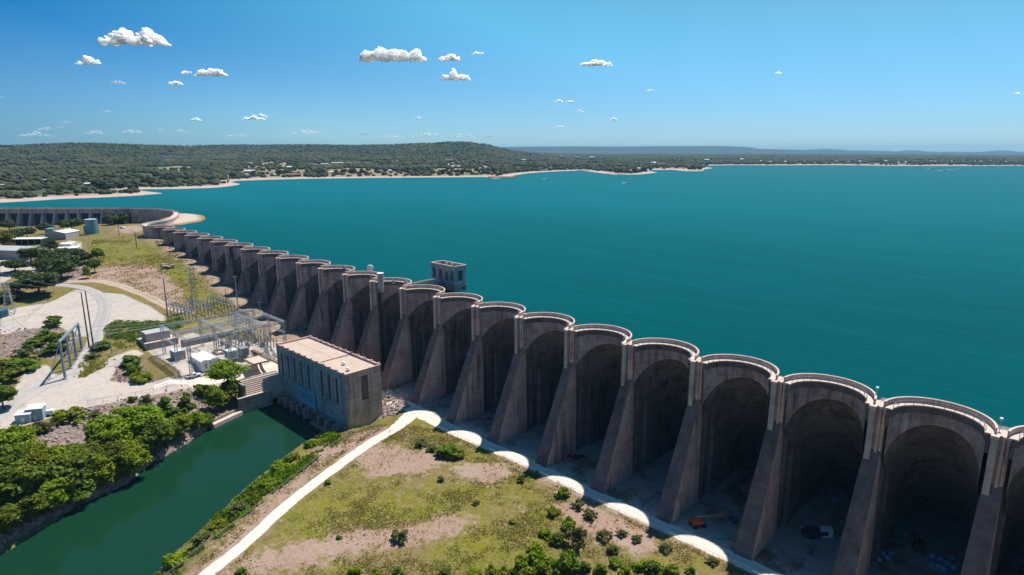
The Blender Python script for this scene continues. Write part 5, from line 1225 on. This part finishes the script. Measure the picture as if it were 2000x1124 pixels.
t = thing('terrace', 'pale concrete terrace carrying the tan building', 'terrace', (-300, -60.5, float(hgt(-300, -61)))); MB().box(-9, 6, -6.5, 7, -5, 1.15).build('slab', 'deck_concrete', t); MB().box(6, 6.3, -6.5, 7, -5, 1.4).build('edge_wall', 'wall_concrete', t)
t = thing('retaining_wall', 'dark stained retaining wall along the back of the substation yard', 'wall', (-289.5, -54, YZ)); MB().box(0, .5, 0, 24, -1, 3.4).build('wall_face', 'wall_concrete', t); MB().box(-.1, .6, -.1, 24.1, 3.4, 3.6).build('coping', 'deck_concrete', t)
t = thing('cable_trench', 'long dark cable trench crossing the substation yard', 'trench', (-262, -33, YZ)); MB().box(0, 26, -.4, .4, -.4, .18).build('cover', 'roof_brown', t); MB().box(0, 26, -.7, -.4, -.4, .3).box(0, 26, .4, .7, -.4, .3).build('curb', 'wall_concrete', t)
def pickup(x, y, z, rz, label, name='pickup_truck', cat='truck', body='white_paint', car=False):
    t = thing(name, label, cat, (x, y, z), rz); L = 5.6 if not car else 4.6; b = MB()
    prof = ([(-L / 2, .45), (L / 2, .45), (L / 2, 1.0), (L / 2 - 1.2, 1.12), (L / 2 - 1.3, 1.12), (.0, 1.12), (-L / 2, 1.12)] if not car else [(-L / 2, .4), (L / 2, .4), (L / 2, .85), (L / 2 - 1.2, .98), (-L / 2, .98)])
    b.add([(x_, -.95, z_) for x_, z_ in prof] + [(x_, .95, z_) for x_, z_ in prof], [tuple(range(len(prof)))[::-1], tuple(range(len(prof), 2 * len(prof)))] + [(i, (i + 1) % len(prof), len(prof) + (i + 1) % len(prof), len(prof) + i) for i in range(len(prof))]); b.build('body', body, t)
    c = MB(); x0, x1 = (-.6, 1.5) if not car else (-1.6, 1.1); c.add([(x0, -.9, 1.0), (x1, -.9, 1.0), (x1, .9, 1.0), (x0, .9, 1.0), (x0 + .25, -.75, 1.75), (x1 - .7, -.75, 1.75), (x1 - .7, .75, 1.75), (x0 + .25, .75, 1.75)], [(3, 2, 1, 0), (4, 5, 6, 7), (0, 1, 5, 4), (1, 2, 6, 5), (2, 3, 7, 6), (3, 0, 4, 7)]); c.build('cab', body, t)
    g = MB(); g.add([(x1 - .02, -.78, 1.15), (x1 - .02, .78, 1.15), (x1 - .6, .7, 1.68), (x1 - .6, -.7, 1.68)], [(0, 1, 2, 3)]).v = [(v[0] + .04, v[1], v[2]) for v in g.v]; g.box(x0 + .4, x1 - .75, -.93, -.80, 1.2, 1.6).box(x0 + .4, x1 - .75, .80, .93, 1.2, 1.6); g.build('window', 'dark_glass', t)
    if not car:
        MB().box(-L / 2 + .15, -.75, -.78, .78, 1.10, 1.16).build('truck_bed', 'dark_metal', t)
    for wx in (-L / 2 + 1, L / 2 - 1):
        for wy in (-.98, .78): MB().tube((wx, wy, .38), (wx, wy + .2, .38), .38, .38, 14).build('wheel', 'rubber', t)
    return t
q = at(378, 737); pickup(q[0], q[1], q[2], math.atan2(1, .05), 'white pickup truck parked at the front of the substation')
q = at(240, 447); pickup(q[0], q[1], q[2], YAW + .1, 'white car parked below the curved dam wall', 'parked_car', 'car', car=True)
# dead-end gantry
gl = [atz(126.7, 734, -34), atz(138.5, 718, -34), atz(151.5, 706, -34), atz(161.5, 693, -34)]
gp0, gp1 = gl[0], gl[3]; gd_ = math.atan2(gp1[1] - gp0[1], gp1[0] - gp0[0]); GLn = math.hypot(*(gp1 - gp0)[:2])
gan = thing('line_gantry', 'blue grey steel line gantry on four round legs beside the road', 'gantry', (gp0[0], gp0[1], float(hgt(gp0[0], gp0[1]))), gd_)
GH = 15.4
for k in range(4):
    u = GLn * k / 3; x, y = gp0[0] + math.cos(gd_) * u, gp0[1] + math.sin(gd_) * u; z = float(hgt(x, y)) - gan.location.z
    l = MB().tube((u, 0, z - .3), (u, 0, GH), .55, .42, 12).build('leg', 'gantry_paint', gan); MB().tube((u, 0, z - .5), (u, 0, z + .5), 1.1, 1.0, 12).build('footing', 'deck_concrete', l)
MB().box(-1, GLn + .6, -.35, .35, GH, GH + .7).build('cross_beam', 'gantry_paint', gan)
for u in (0, GLn): MB().tube((u, 0, GH), (u, 5.5, .2), .16, .16, 8).build('brace', 'galvanized', gan)
for k in range(3):
    u = GLn * (k + .5) / 3; MB().tube((u, -.2, GH + .2), (u + .2, -2.2, GH - .2), .16, .16, 6).build('insulator', 'rust_red', gan)
def pole(px, py, top, label, arms=1, r=.2, mat='pole_wood', twin=0):
    p = at(px, py); h = (py - top) * mper(p) * 1.02; t = thing('utility_pole', label, 'pole', tuple(p), YAW, 'utility poles'); MB().tube((0, 0, -.5), (0, 0, h), r * 1.2, r * .75, 9).build('shaft', mat, t)
    for k in range(arms): MB().bar((-1.3, 0, h - .5 - k * 1.4), (1.3, 0, h - .5 - k * 1.4), .16).build('cross_arm', mat, t)
    return np.array([p[0], p[1], p[2] + h])
P1 = pole(174.5, 680, 566, 'tall dark utility pole beside the road, the left of a close pair', 0, .3); P2 = pole(182, 674, 562, 'tall dark utility pole beside the road, the right of a close pair', 0, .3)
P3 = pole(329, 628, 540, 'tall grey pole behind the tan building', 0, .34, 'gantry_paint'); P4 = pole(465, 605, 537, 'tall pale pole between the substation and the dam', 1, .25, 'galvanized')
P5 = pole(267, 483, 452, 'dark pole in the far meadow by the fence', 0, .25); P6 = pole(233, 461, 440, 'pole with cross arm near the parked car', 1, .22); P7 = pole(508, 610, 588, 'short pole with twin lamps at the buttress foot', 1, .16, 'galvanized'); P8 = pole(443, 600, 563, 'thin dark pole left of the tall pale pole', 0, .16)
P9 = pole(219, 690, 648, 'short pale pole beside the dirt ramp', 1, .2, 'galvanized'); P10 = pole(193, 458, 423, 'thin pole right of the blue tank', 1, .18)
wires('power_line', [((gp0[0] + math.cos(gd_) * GLn * (k + .5) / 3, gp0[1] + math.sin(gd_) * GLn * (k + .5) / 3, gan.location.z + GH), (-284.7, GYs[0] + 1 + k * 6, YZ + HT)) for k in range(3)], 'power lines from the blue grey gantry to the substation frame', .06, .012)
wires('power_line', [(P1, P2), (P1, (P1[0] - 150, P1[1] - 40, P1[2])), (P2, (P2[0] - 150, P2[1] - 30, P2[2]))], 'power lines leaving the close pair of dark poles', .06, .012)
def lattice_tower(px, py, top, label, wpx):
    p = at(px, py); m = mper(p); h = (py - top) * m; b = wpx * m / 2; t = thing('lattice_tower', label, 'pylon', tuple(p), YAW + .5); lv = [0, .18, .34, .48, .6, .7, .8, .9, 1.0]; wd = lambda u: b * (1 - u) + .55 * u if u < .7 else max(.5, b * .3 + .55 * .7)
    cs = [(-1, -1), (1, -1), (1, 1), (-1, 1)]
    for sx, sy in cs: 
        g = MB(); [g.bar((sx * wd(a), sy * wd(a), a * h - (.5 if a == 0 else 0)), (sx * wd(c), sy * wd(c), c * h), .17) for a, c in zip(lv, lv[1:])]; g.build('leg', 'galvanized', t)
    g = MB()
    for a, c in zip(lv, lv[1:]):
        for j in range(4):
            s, e = cs[j], cs[(j + 1) % 4]; g.bar((s[0] * wd(a), s[1] * wd(a), a * h), (e[0] * wd(c), e[1] * wd(c), c * h), .11); g.bar((e[0] * wd(a), e[1] * wd(a), a * h), (s[0] * wd(c), s[1] * wd(c), c * h), .11)
    g.build('bracing', 'galvanized', t)
    for f in (.72, .84, .96): lattice(MB(), (-h * .11, 0, f * h), (h * .11, 0, f * h), .4, 5, .1).build('cross_arm', 'galvanized', t)
lattice_tower(383, 606, 518, 'tall grey lattice tower behind the substation', 15); lattice_tower(20, 613, 548, 'blue grey lattice mast at the left edge on the gravel pad', 17)

# ---------------------------------------------------------------- maintenance yard
def at_shed(px, py, wpx, dpt, h, label, **kw):
    p = at(px, py); m = mper(p); a = wpx * m / 2; return shed(kw.pop('name', 'workshop'), p[0] - a, p[0] + a, p[1] - dpt / 2, p[1] + dpt / 2, h, label, z=p[2] - .3, **kw)
at_shed(124, 466, 40, 16, 5.2, 'white shed with a gabled metal roof left of the blue tank', rise=1.6, along='y', rz=YAW, cat='shed', wallm='tan_wall')
at_shed(40, 502, 86, 16, 5.6, 'long grey-roofed warehouse at the left edge of the yard', rise=1.8, along='x', rz=YAW - .15, cat='warehouse', wallm='tan_wall', roof='roof_grey', name='warehouse')
at_shed(136, 482, 24, 9, 2.6, 'low white building with a curved step in its roof', rise=.5, along='x', rz=YAW, cat='building', name='low_building'); at_shed(133, 489, 40, 9, 2.0, 'low white-roofed lean-to in front of the low white building', rise=.3, along='x', rz=YAW + .3, name='lean_to')
at_shed(105, 458, 14, 9, 5.0, 'small blue-roofed shed joined to the white gabled shed', rise=.6, along='x', rz=YAW, roof='tank_paint', wallm='tan_wall')
p = at(56, 478); m = mper(p); t = thing('carport', 'open carport with a long white flat roof in the yard', 'carport', tuple(p), YAW + .12); a = 29 * m
MB().box(-a, a, -4, 5, 4.2, 4.6).build('roof', 'white_metal', t); MB().box(-a, a, 4.6, 4.8, -.5, 4.2).box(a - .2, a, -4, 4.6, -.5, 4.2).box(-a, -a + .2, -4, 4.6, -.5, 4.2).build('back_wall', 'dark_metal', t)
for k in range(6): MB().box(-a + k * 2 * a / 5 - .12, -a + k * 2 * a / 5 + .12, -3.9, -3.7, -.5, 4.2).build('post', 'galvanized', t)
def tank(px, py, top, wpx, label):
    p = at(px, py); m = mper(p); r = wpx * m / 2; h = (py - top) * m * .95; t = thing('water_tank', label, 'tank', tuple(p)); MB().tube((0, 0, -.5), (0, 0, h), r, r, 32).build('shell', 'tank_paint', t); MB().tube((0, 0, h), (0, 0, h + r * .16), r * 1.02, .2, 32).build('roof', 'roof_grey', t)
    g = MB(); g.bar((r + .1, -.25, 0), (r + .1, -.25, h + .6), .1).bar((r + .1, .25, 0), (r + .1, .25, h + .6), .1); g.build('ladder', 'galvanized', t)
tank(181, 457, 427, 22, 'large blue steel water tank in the yard'); tank(169, 456, 440, 8, 'small blue tank at the foot of the large one')
q = at(325, 521); t = thing('rock_slab', 'low pale heap of rock slabs alone in the far meadow', 'rock', tuple(q))
g = MB(); rr2 = random.Random(3)
for k in range(26):
    x, y = rr2.uniform(-6, 6), rr2.uniform(-2, 2); s = rr2.uniform(.6, 1.5); g.add([(x + s * a * rr2.uniform(.7, 1.1), y + s * b * rr2.uniform(.6, 1), c) for c in (0, rr2.uniform(.6, 1.4)) for a, b in ((-1, -1), (1, -1), (1, 1), (-1, 1))], [(3, 2, 1, 0), (4, 5, 6, 7), (0, 1, 5, 4), (1, 2, 6, 5), (2, 3, 7, 6), (3, 0, 4, 7)])
g.build('slabs', 'rock', t)
for (px, py, w_, h_, lab) in ((50, 823, 4.6, 3.0, 'small pale blue shed on the road edge, the left of two'), (73, 818, 5.0, 4.2, 'taller pale blue shed on the road edge, the right of two')):
    p = at(px, py); t = thing('storage_shed', lab, 'shed', tuple(p), YAW + .25, 'pale blue sheds by the road'); a = w_ / 2
    MB().box(-a, a, -1.6, 1.6, -.4, h_).build('wall', 'blue_metal', t); MB().add([(-a - .2, -1.9, h_), (a + .2, -1.9, h_), (a + .2, 1.9, h_ + .5), (-a - .2, 1.9, h_ + .5), (-a - .2, -1.9, h_ + .15), (a + .2, -1.9, h_ + .15), (a + .2, 1.9, h_ + .65), (-a - .2, 1.9, h_ + .65)], [(3, 2, 1, 0), (4, 5, 6, 7), (0, 1, 5, 4), (1, 2, 6, 5), (2, 3, 7, 6), (3, 0, 4, 7)]).build('roof', 'white_metal', t)
    MB().box(-.5, .5, -1.66, -1.6, 0, 2).build('door', 'white_metal', t)
p = at(96, 812); t = thing('utility_trailer', 'small white cargo trailer next to the pale blue sheds', 'trailer', tuple(p), YAW + .4); MB().box(-1.6, 1.6, -1, 1, .6, 2.1).build('box', 'white_metal', t); MB().box(1.6, 3.0, -.08, .08, .6, .75).build('drawbar', 'dark_metal', t)
for wy in (-1.15, .95): MB().tube((0, wy, .4), (0, wy + .2, .4), .4, .4, 12).build('wheel', 'rubber', t)
p = at(3, 617); t = thing('transformer_box', 'teal transformer at the left edge on the gravel pad', 'transformer', tuple(p), .4); MB().box(-2.5, 2.5, -1.8, 1.8, -.2, 3.4).build('housing', 'tank_paint', t); g = MB(); [g.box(2.5, 3.1, -1.6 + k * .5, -1.45 + k * .5, .5, 2.9) for k in range(7)]; g.build('radiator', 'tank_paint', t)

# ---------------------------------------------------------------- fences
def fence(px, label, h=2.1, gap=5, world=None, group='chain-link fences'):
    P = np.array([at(x, y)[:2] for x, y in px]) if world is None else np.array(world, float); t = thing('chain_link_fence', label, 'fence', (P[0][0], P[0][1], float(hgt(*P[0]))), 0, group); o = np.array([P[0][0], P[0][1], t.location.z])
    pts = []
    for a, b in zip(P, P[1:]):
        n = max(1, round(np.hypot(*(b - a)) / gap)); pts += [a + (b - a) * k / n for k in range(n)]
    pts.append(P[-1]); pts = np.array(pts); z = hgt(pts[:, 0], pts[:, 1]); Q = np.column_stack([pts, z]) - o
    if len(Q) > 98: Q = Q[:98]
    for q in Q: MB().tube((q[0], q[1], q[2] - .4), (q[0], q[1], q[2] + h), .05, .05, 6).build('post', 'grey_metal', t)
    me = MB(); ra = MB()
    for a, b in zip(Q, Q[1:]):
        me.add([(a[0], a[1], a[2] + .05), (b[0], b[1], b[2] + .05), (b[0], b[1], b[2] + h - .05), (a[0], a[1], a[2] + h - .05)], [(0, 1, 2, 3)]); ra.bar((a[0], a[1], a[2] + h), (b[0], b[1], b[2] + h), .06)
    me.build('wire_mesh', 'chain_link', t, fix=False); ra.build('top_rail', 'grey_metal', t); return t
fence([(690, 848), (660, 872), (620, 905), (570, 945), (520, 985), (470, 1025), (420, 1062), (360, 1112), (300, 1160)], 'chain-link fence running along the right river bank')
fence([(698, 838), (738, 850), (760, 845)], 'short fence from the powerhouse corner to the white path'); fence([(762, 852), (812, 866), (850, 872)], 'short fence from the white path into the meadow')
fence(None, 'long chain-link fence along the outer edge of the service road', 1.6, 5, [(-146, -20.6), (-127, -19.6), (-105, -18.6), (-84, -19.0), (-62, -19.0), (-41, -18.8), (-20, -19), (10, -19)])
fence([(254, 453), (290, 488), (340, 520), (400, 560), (450, 598)], 'long chain-link fence across the far meadow beside the dam', 2.6)
fence([(172, 792), (230, 782), (300, 768), (380, 752)], 'fence along the edge of the yard road above the rock slope', 1.9); fence([(470, 738), (505, 732), (545, 727)], 'fence on the yard edge above the concrete steps', 1.8)
fence([(0, 640), (50, 628), (92, 592)], 'fence round the gravel pad at the left edge', 2.4); fence(None, 'fence round the front of the substation yard', 2.2, 4, [(-292, -66), (-250, -67.5), (-240, -64)])
fence([(160, 470), (176, 478), (177, 490)], 'fence on the near side of the maintenance yard', 2.2); fence([(195, 452), (212, 455), (222, 450)], 'fence right of the blue tank', 2.4)

# ---------------------------------------------------------------- things under the arches
p = at(1362, 1028); lf = thing('boom_lift', 'orange boom lift with its arm lowered towards the dam wall', 'boom lift', tuple(p), R(58))
b = MB(); b.prism([(-1.7, -1.0), (1.2, -1.1), (1.7, -.6), (1.7, .6), (1.2, 1.1), (-1.7, 1.0)], .95, 2.05); b.build('chassis', 'orange_paint', lf); MB().box(-1.5, .6, -.75, .75, 2.05, 2.55).build('turret', 'orange_paint', lf)
MB().bar((-.9, 0, 2.7), (7.2, 0, 2.2), .42, .5).build('boom', 'lift_boom', lf); MB().bar((7.2, 0, 2.2), (9.6, .1, 1.7), .3, .35).build('jib', 'orange_paint', lf)
g = MB(); [g.box(x, x + .1, y, y + .1, .4, 1.9) for x in (9.6, 11.2) for y in (-1.1, 1.0)]; g.box(9.5, 11.4, -1.2, 1.2, .35, .5); [g.bar((9.6, y, 1.85), (11.25, y, 1.85), .1) for y in (-1.05, 1.05)]; [g.bar((x, -1.1, 1.85), (x, 1.1, 1.85), .1) for x in (9.65, 11.25)]; g.build('basket', 'lift_blue', lf)
for wx in (-1.3, 1.3):
    for wy in (-1.25, .95): MB().tube((wx, wy, .55), (wx, wy + .35, .55), .55, .55, 14).build('wheel', 'rubber', lf)
p = at(1590, 1048); t = thing('flatbed_trailer', 'dark flatbed trailer parked under the second full arch from the right', 'trailer', tuple(p), R(50)); MB().box(-3, 3, -1.2, 1.2, .8, 1.1).build('bed', 'dark_metal', t); MB().box(-3, 3, -1.2, -1.1, 1.1, 1.8).box(-3, 3, 1.1, 1.2, 1.1, 1.8).build('side_rail', 'dark_metal', t)
for wx in (-1.6, -.6):
    for wy in (-1.3, 1.1): MB().tube((wx, wy, .42), (wx, wy + .2, .42), .42, .42, 12).build('wheel', 'rubber', t)
p = at(1613, 1047); t = thing('cargo_container', 'small white box beside the dark flatbed trailer', 'container', tuple(p), R(40)); MB().box(-1.3, 1.3, -1, 1, 0, 2.2).build('box', 'white_metal', t); MB().box(1.3, 1.36, -.8, .8, .1, 2.1).build('door', 'grey_metal', t)
p = at(1793, 1075); t = thing('excavator', 'small red machine with a folded arm under the nearest full arch', 'excavator', tuple(p), R(120)); MB().box(-1.3, 1.3, -1.2, -.7, 0, .8).box(-1.3, 1.3, .7, 1.2, 0, .8).build('track', 'rubber', t); MB().box(-1.3, 1.0, -1, 1, .8, 2.0).build('body', 'rust_red', t); MB().box(-.2, .9, -.9, 0, 2.0, 2.9).build('cab', 'dark_glass', t)
MB().bar((.9, .3, 1.6), (2.6, .3, 3.6), .35).bar((2.6, .3, 3.6), (3.6, .3, 1.8), .28).build('arm', 'rust_red', t); MB().box(3.2, 4.0, -.1, .7, 1.2, 1.8).build('bucket', 'dark_metal', t)
bag = random.Random(9)
def sack(px, py, s, label, group):
    p = at(px, py); me = MB(); v, f = ICO2; g = np.random.default_rng(int(px * 7 + py)); q = v * np.array([1, 1, .8]); q = np.sign(q) * np.abs(q) ** .6 * (1 + g.normal(0, .05, (len(q), 1))); me.add((q * s).tolist(), f.tolist()); o = me.build('bulk_bag', 'tarp_blue'); o.location = (p[0], p[1], p[2] + s * .6); o.rotation_euler = (0, 0, bag.uniform(0, 3)); tag(o, label, 'bulk bag', group); smooth(o)
for i, (px, py) in enumerate([(1822, 1090), (1838, 1098), (1832, 1110), (1850, 1104), (1845, 1116), (1858, 1094), (1820, 1108), (1862, 1112)]): sack(px, py, .75, 'pale blue bulk bag in the heap at the bottom right', 'heap of bulk bags')
for i, (px, py) in enumerate([(1704, 1078), (1712, 1088), (1724, 1084), (1732, 1092), (1718, 1096), (1740, 1084), (1708, 1068)]): sack(px, py, .6, 'pale blue bulk bag in the heap by the buttress', 'heap of bulk bags by the buttress')
for px, py, lab in ((1725, 1052, 'single pale bag near the nearest full arch'), (1567, 1036, 'single pale bag left of the dark trailer'), (1630, 978, 'pale bag deep inside the second arch'), (1576, 972, 'pale bag beside the deep arch wall')): sack(px, py, .7, lab, None)
p = at(1112, 888); t = thing('rubbish_heap', 'dark heap of scrap at a buttress foot two bays left of the orange boom lift', 'scrap heap', tuple(p)); g = MB(); [g.box(x, x + bag.uniform(.5, 1.6), y, y + bag.uniform(.5, 1.4), 0, bag.uniform(.3, 1.2)) for x, y in [(bag.uniform(-4, 4), bag.uniform(-2, 2)) for _ in range(22)]]; g.build('scrap', 'dark_metal', t); MB().tube((-.5, -2, .5), (.5, -2, .5), .5, .5, 12).build('barrel', 'orange_paint', t)

# ---------------------------------------------------------------- clouds
def m_cloud():
    t = NT('cloud_white'); t.col((.97, .97, .97)); t.b.inputs['Roughness'].default_value = 1; t.b.inputs['Specular IOR Level'].default_value = 0
    t.b.inputs['Subsurface Weight'].default_value = 1.0; t.b.inputs['Subsurface Radius'].default_value = (1, 1, 1); t.b.inputs['Subsurface Scale'].default_value = 600
    t = NT('cloud_thin'); t.col((.97, .97, .97)); t.b.inputs['Roughness'].default_value = 1; t.b.inputs['Specular IOR Level'].default_value = 0
    t.b.inputs['Subsurface Weight'].default_value = 1.0; t.b.inputs['Subsurface Radius'].default_value = (1, 1, 1); t.b.inputs['Subsurface Scale'].default_value = 900
    tp = t.n('BsdfTransparent'); nz = t.n('TexNoise', Vector=t.pos((1, 1, 3)), Scale=.004, Detail=6., Roughness=.7).outputs[0]
    a = t.n('MapRange', Value=nz, i1=.36, i2=.66, i3=.0, i4=.5).outputs[0]
    m2 = t.n('MixShader'); t.set(m2.inputs[0], a); t.set(m2.inputs[1], tp); t.set(m2.inputs[2], t.b.outputs[0]); t.t.links.new(m2.outputs[0], t.t.nodes['Material Output'].inputs[0])
m_cloud()
def cloud(px, py, wpx, hpx, label, thin=False, seed=0, group='small clouds in the blue sky', D=None):
    el = max(.012, (295 - (py + hpx / 2)) / FOC); D = D or min(1500 / el, 42000); g = np.random.default_rng(seed + int(px)); u = (px - 1000) / FOC
    base = CAM[2] + (295 - (py + hpx * .5)) / FOC * D; m = D / FOC; W_, H_ = wpx * m, hpx * m; Vs, Fs, o = [], [], 0; n = int(np.clip(wpx * 3.2, 24, 340)); hpx *= .78
    x = g.uniform(-1, 1, n); x = np.sign(x) * abs(x) ** 1.15; env = np.sqrt(np.clip(1 - x * x, 0, 1)) * (.45 + .55 * (vnoise(x * 3 + seed * 3.7, x * 0 + seed, .8) + .5) * 1.6)
    for xi, e in zip(x, env):
        r = H_ * g.uniform(.05, .17) * (.5 + e * .8); z = g.uniform(0, 1) * max(H_ * e * .95 - r, 0) + r * .45; y = g.normal(0, .18) * W_ * .4
        v = ICO2[0] * (1 + g.normal(0, .13, (len(ICO2[0]), 1))) * r * np.array([1.5, 1.6, 1]); v[:, 2] = np.maximum(v[:, 2], -r * .45); Vs.append(v + np.array([xi * W_ / 2, y, z])); Fs.append(ICO2[1] + o); o += len(v)
    V = np.vstack(Vs); c = link('cloud', mesh_np('cloud', V, np.vstack(Fs)), 'cloud_thin' if thin else 'cloud_white'); smooth(c)
    rm = c.modifiers.new('union', 'REMESH'); rm.mode = 'VOXEL'; rm.voxel_size = H_ / (12 if thin else 26); rm.use_smooth_shade = True
    c.location = (CAM[0] + D * (u * _cy - _sy), CAM[1] + D * (u * _sy + _cy), base); c.rotation_euler = (0, 0, YAW); tag(c, label, 'cloud', group)
for i, a in enumerate([(302, 91, 122, 27, 'largest white cloud high in the sky over the left hills'), (214, 131.5, 42, 15, 'small white cloud left below the largest one'), (440, 152, 58, 14, 'flat white cloud right below the largest one'), (394, 152, 20, 6, 'tiny cloud touching the left end of a flat cloud'), (372, 170.5, 27, 9, 'small rounded cloud below the flat one'),
    (778, 118.5, 120, 28, 'long lumpy white cloud above the dam middle'), (884, 126, 40, 12, 'small ragged cloud right of the long lumpy one'), (895, 158, 52, 17, 'slanted white cloud below the ragged one'), (936, 118, 22, 6, 'wisp above the slanted white cloud'), (1156, 135, 58, 12, 'white cloud alone over the open lake'),
    (1088, 203, 16, 6, 'left of two small clouds above the cove'), (1109, 204, 13, 5, 'right of two small clouds above the cove'), (1128, 221, 14, 4, 'tiny cloud below the two small ones'), (1191, 236, 14, 6, 'tiny cloud above the distant shore'), (1091, 249, 16, 5, 'tiny cloud low above the distant range'), (1258, 184, 12, 4, 'tiny cloud right of centre over the lake'),
    (1495, 153, 11, 4, 'tiny cloud high over the right shore'), (1945, 189, 11, 4, 'tiny cloud near the right edge of the sky'), (403, 237, 22, 6, 'small low cloud above the left hill gap'), (512, 234, 42, 8, 'low pair of joined clouds above the hills'), (16, 244, 26, 6, 'low pinkish cloud at the left edge'), (823, 233.5, 13, 4, 'tiny low cloud left of the hilltop'), (528, 230, 22, 6, 'small cloud joined to the low pair')]): cloud(*a, seed=i)
for i, a in enumerate([(264, 170, 30, 7), (95, 264, 62, 8), (117, 253, 30, 6), (142, 251, 16, 5), (278, 258, 36, 8), (332, 255, 17, 6), (372, 258, 30, 5), (210, 261, 40, 6), (610, 260, 60, 8), (835, 265, 62, 9), (905, 266, 50, 10), (720, 262, 24, 9), (955, 266, 20, 7), (944, 242, 18, 4), (480, 266, 50, 6), (770, 268, 60, 5), (40, 196, 18, 3), (238, 222, 26, 4), (1470, 290 - 40, 8, 3), (155, 241, 18, 4)]): cloud(*a, 'faint wispy cloud low above the hills', True, 40 + i, 'faint low clouds')

# ---------------------------------------------------------------- air
hz = MB().box(-19500, 1500, -1200, 19500, -52, 175).build('haze', None); tag(hz, kind='stuff')
hm = bpy.data.materials.new('haze_air'); hm.use_nodes = True; hn = hm.node_tree; hn.nodes.remove(hn.nodes['Principled BSDF']); vol = hn.nodes.new('ShaderNodeVolumePrincipled')
vol.inputs['Color'].default_value = (.34, .68, 1.0, 1); vol.inputs['Density'].default_value = 5.2e-5; vol.inputs['Anisotropy'].default_value = .1
hn.links.new(vol.outputs[0], hn.nodes['Material Output'].inputs['Volume']); hz.data.materials.append(hm)
S.cycles.volume_max_steps = 64
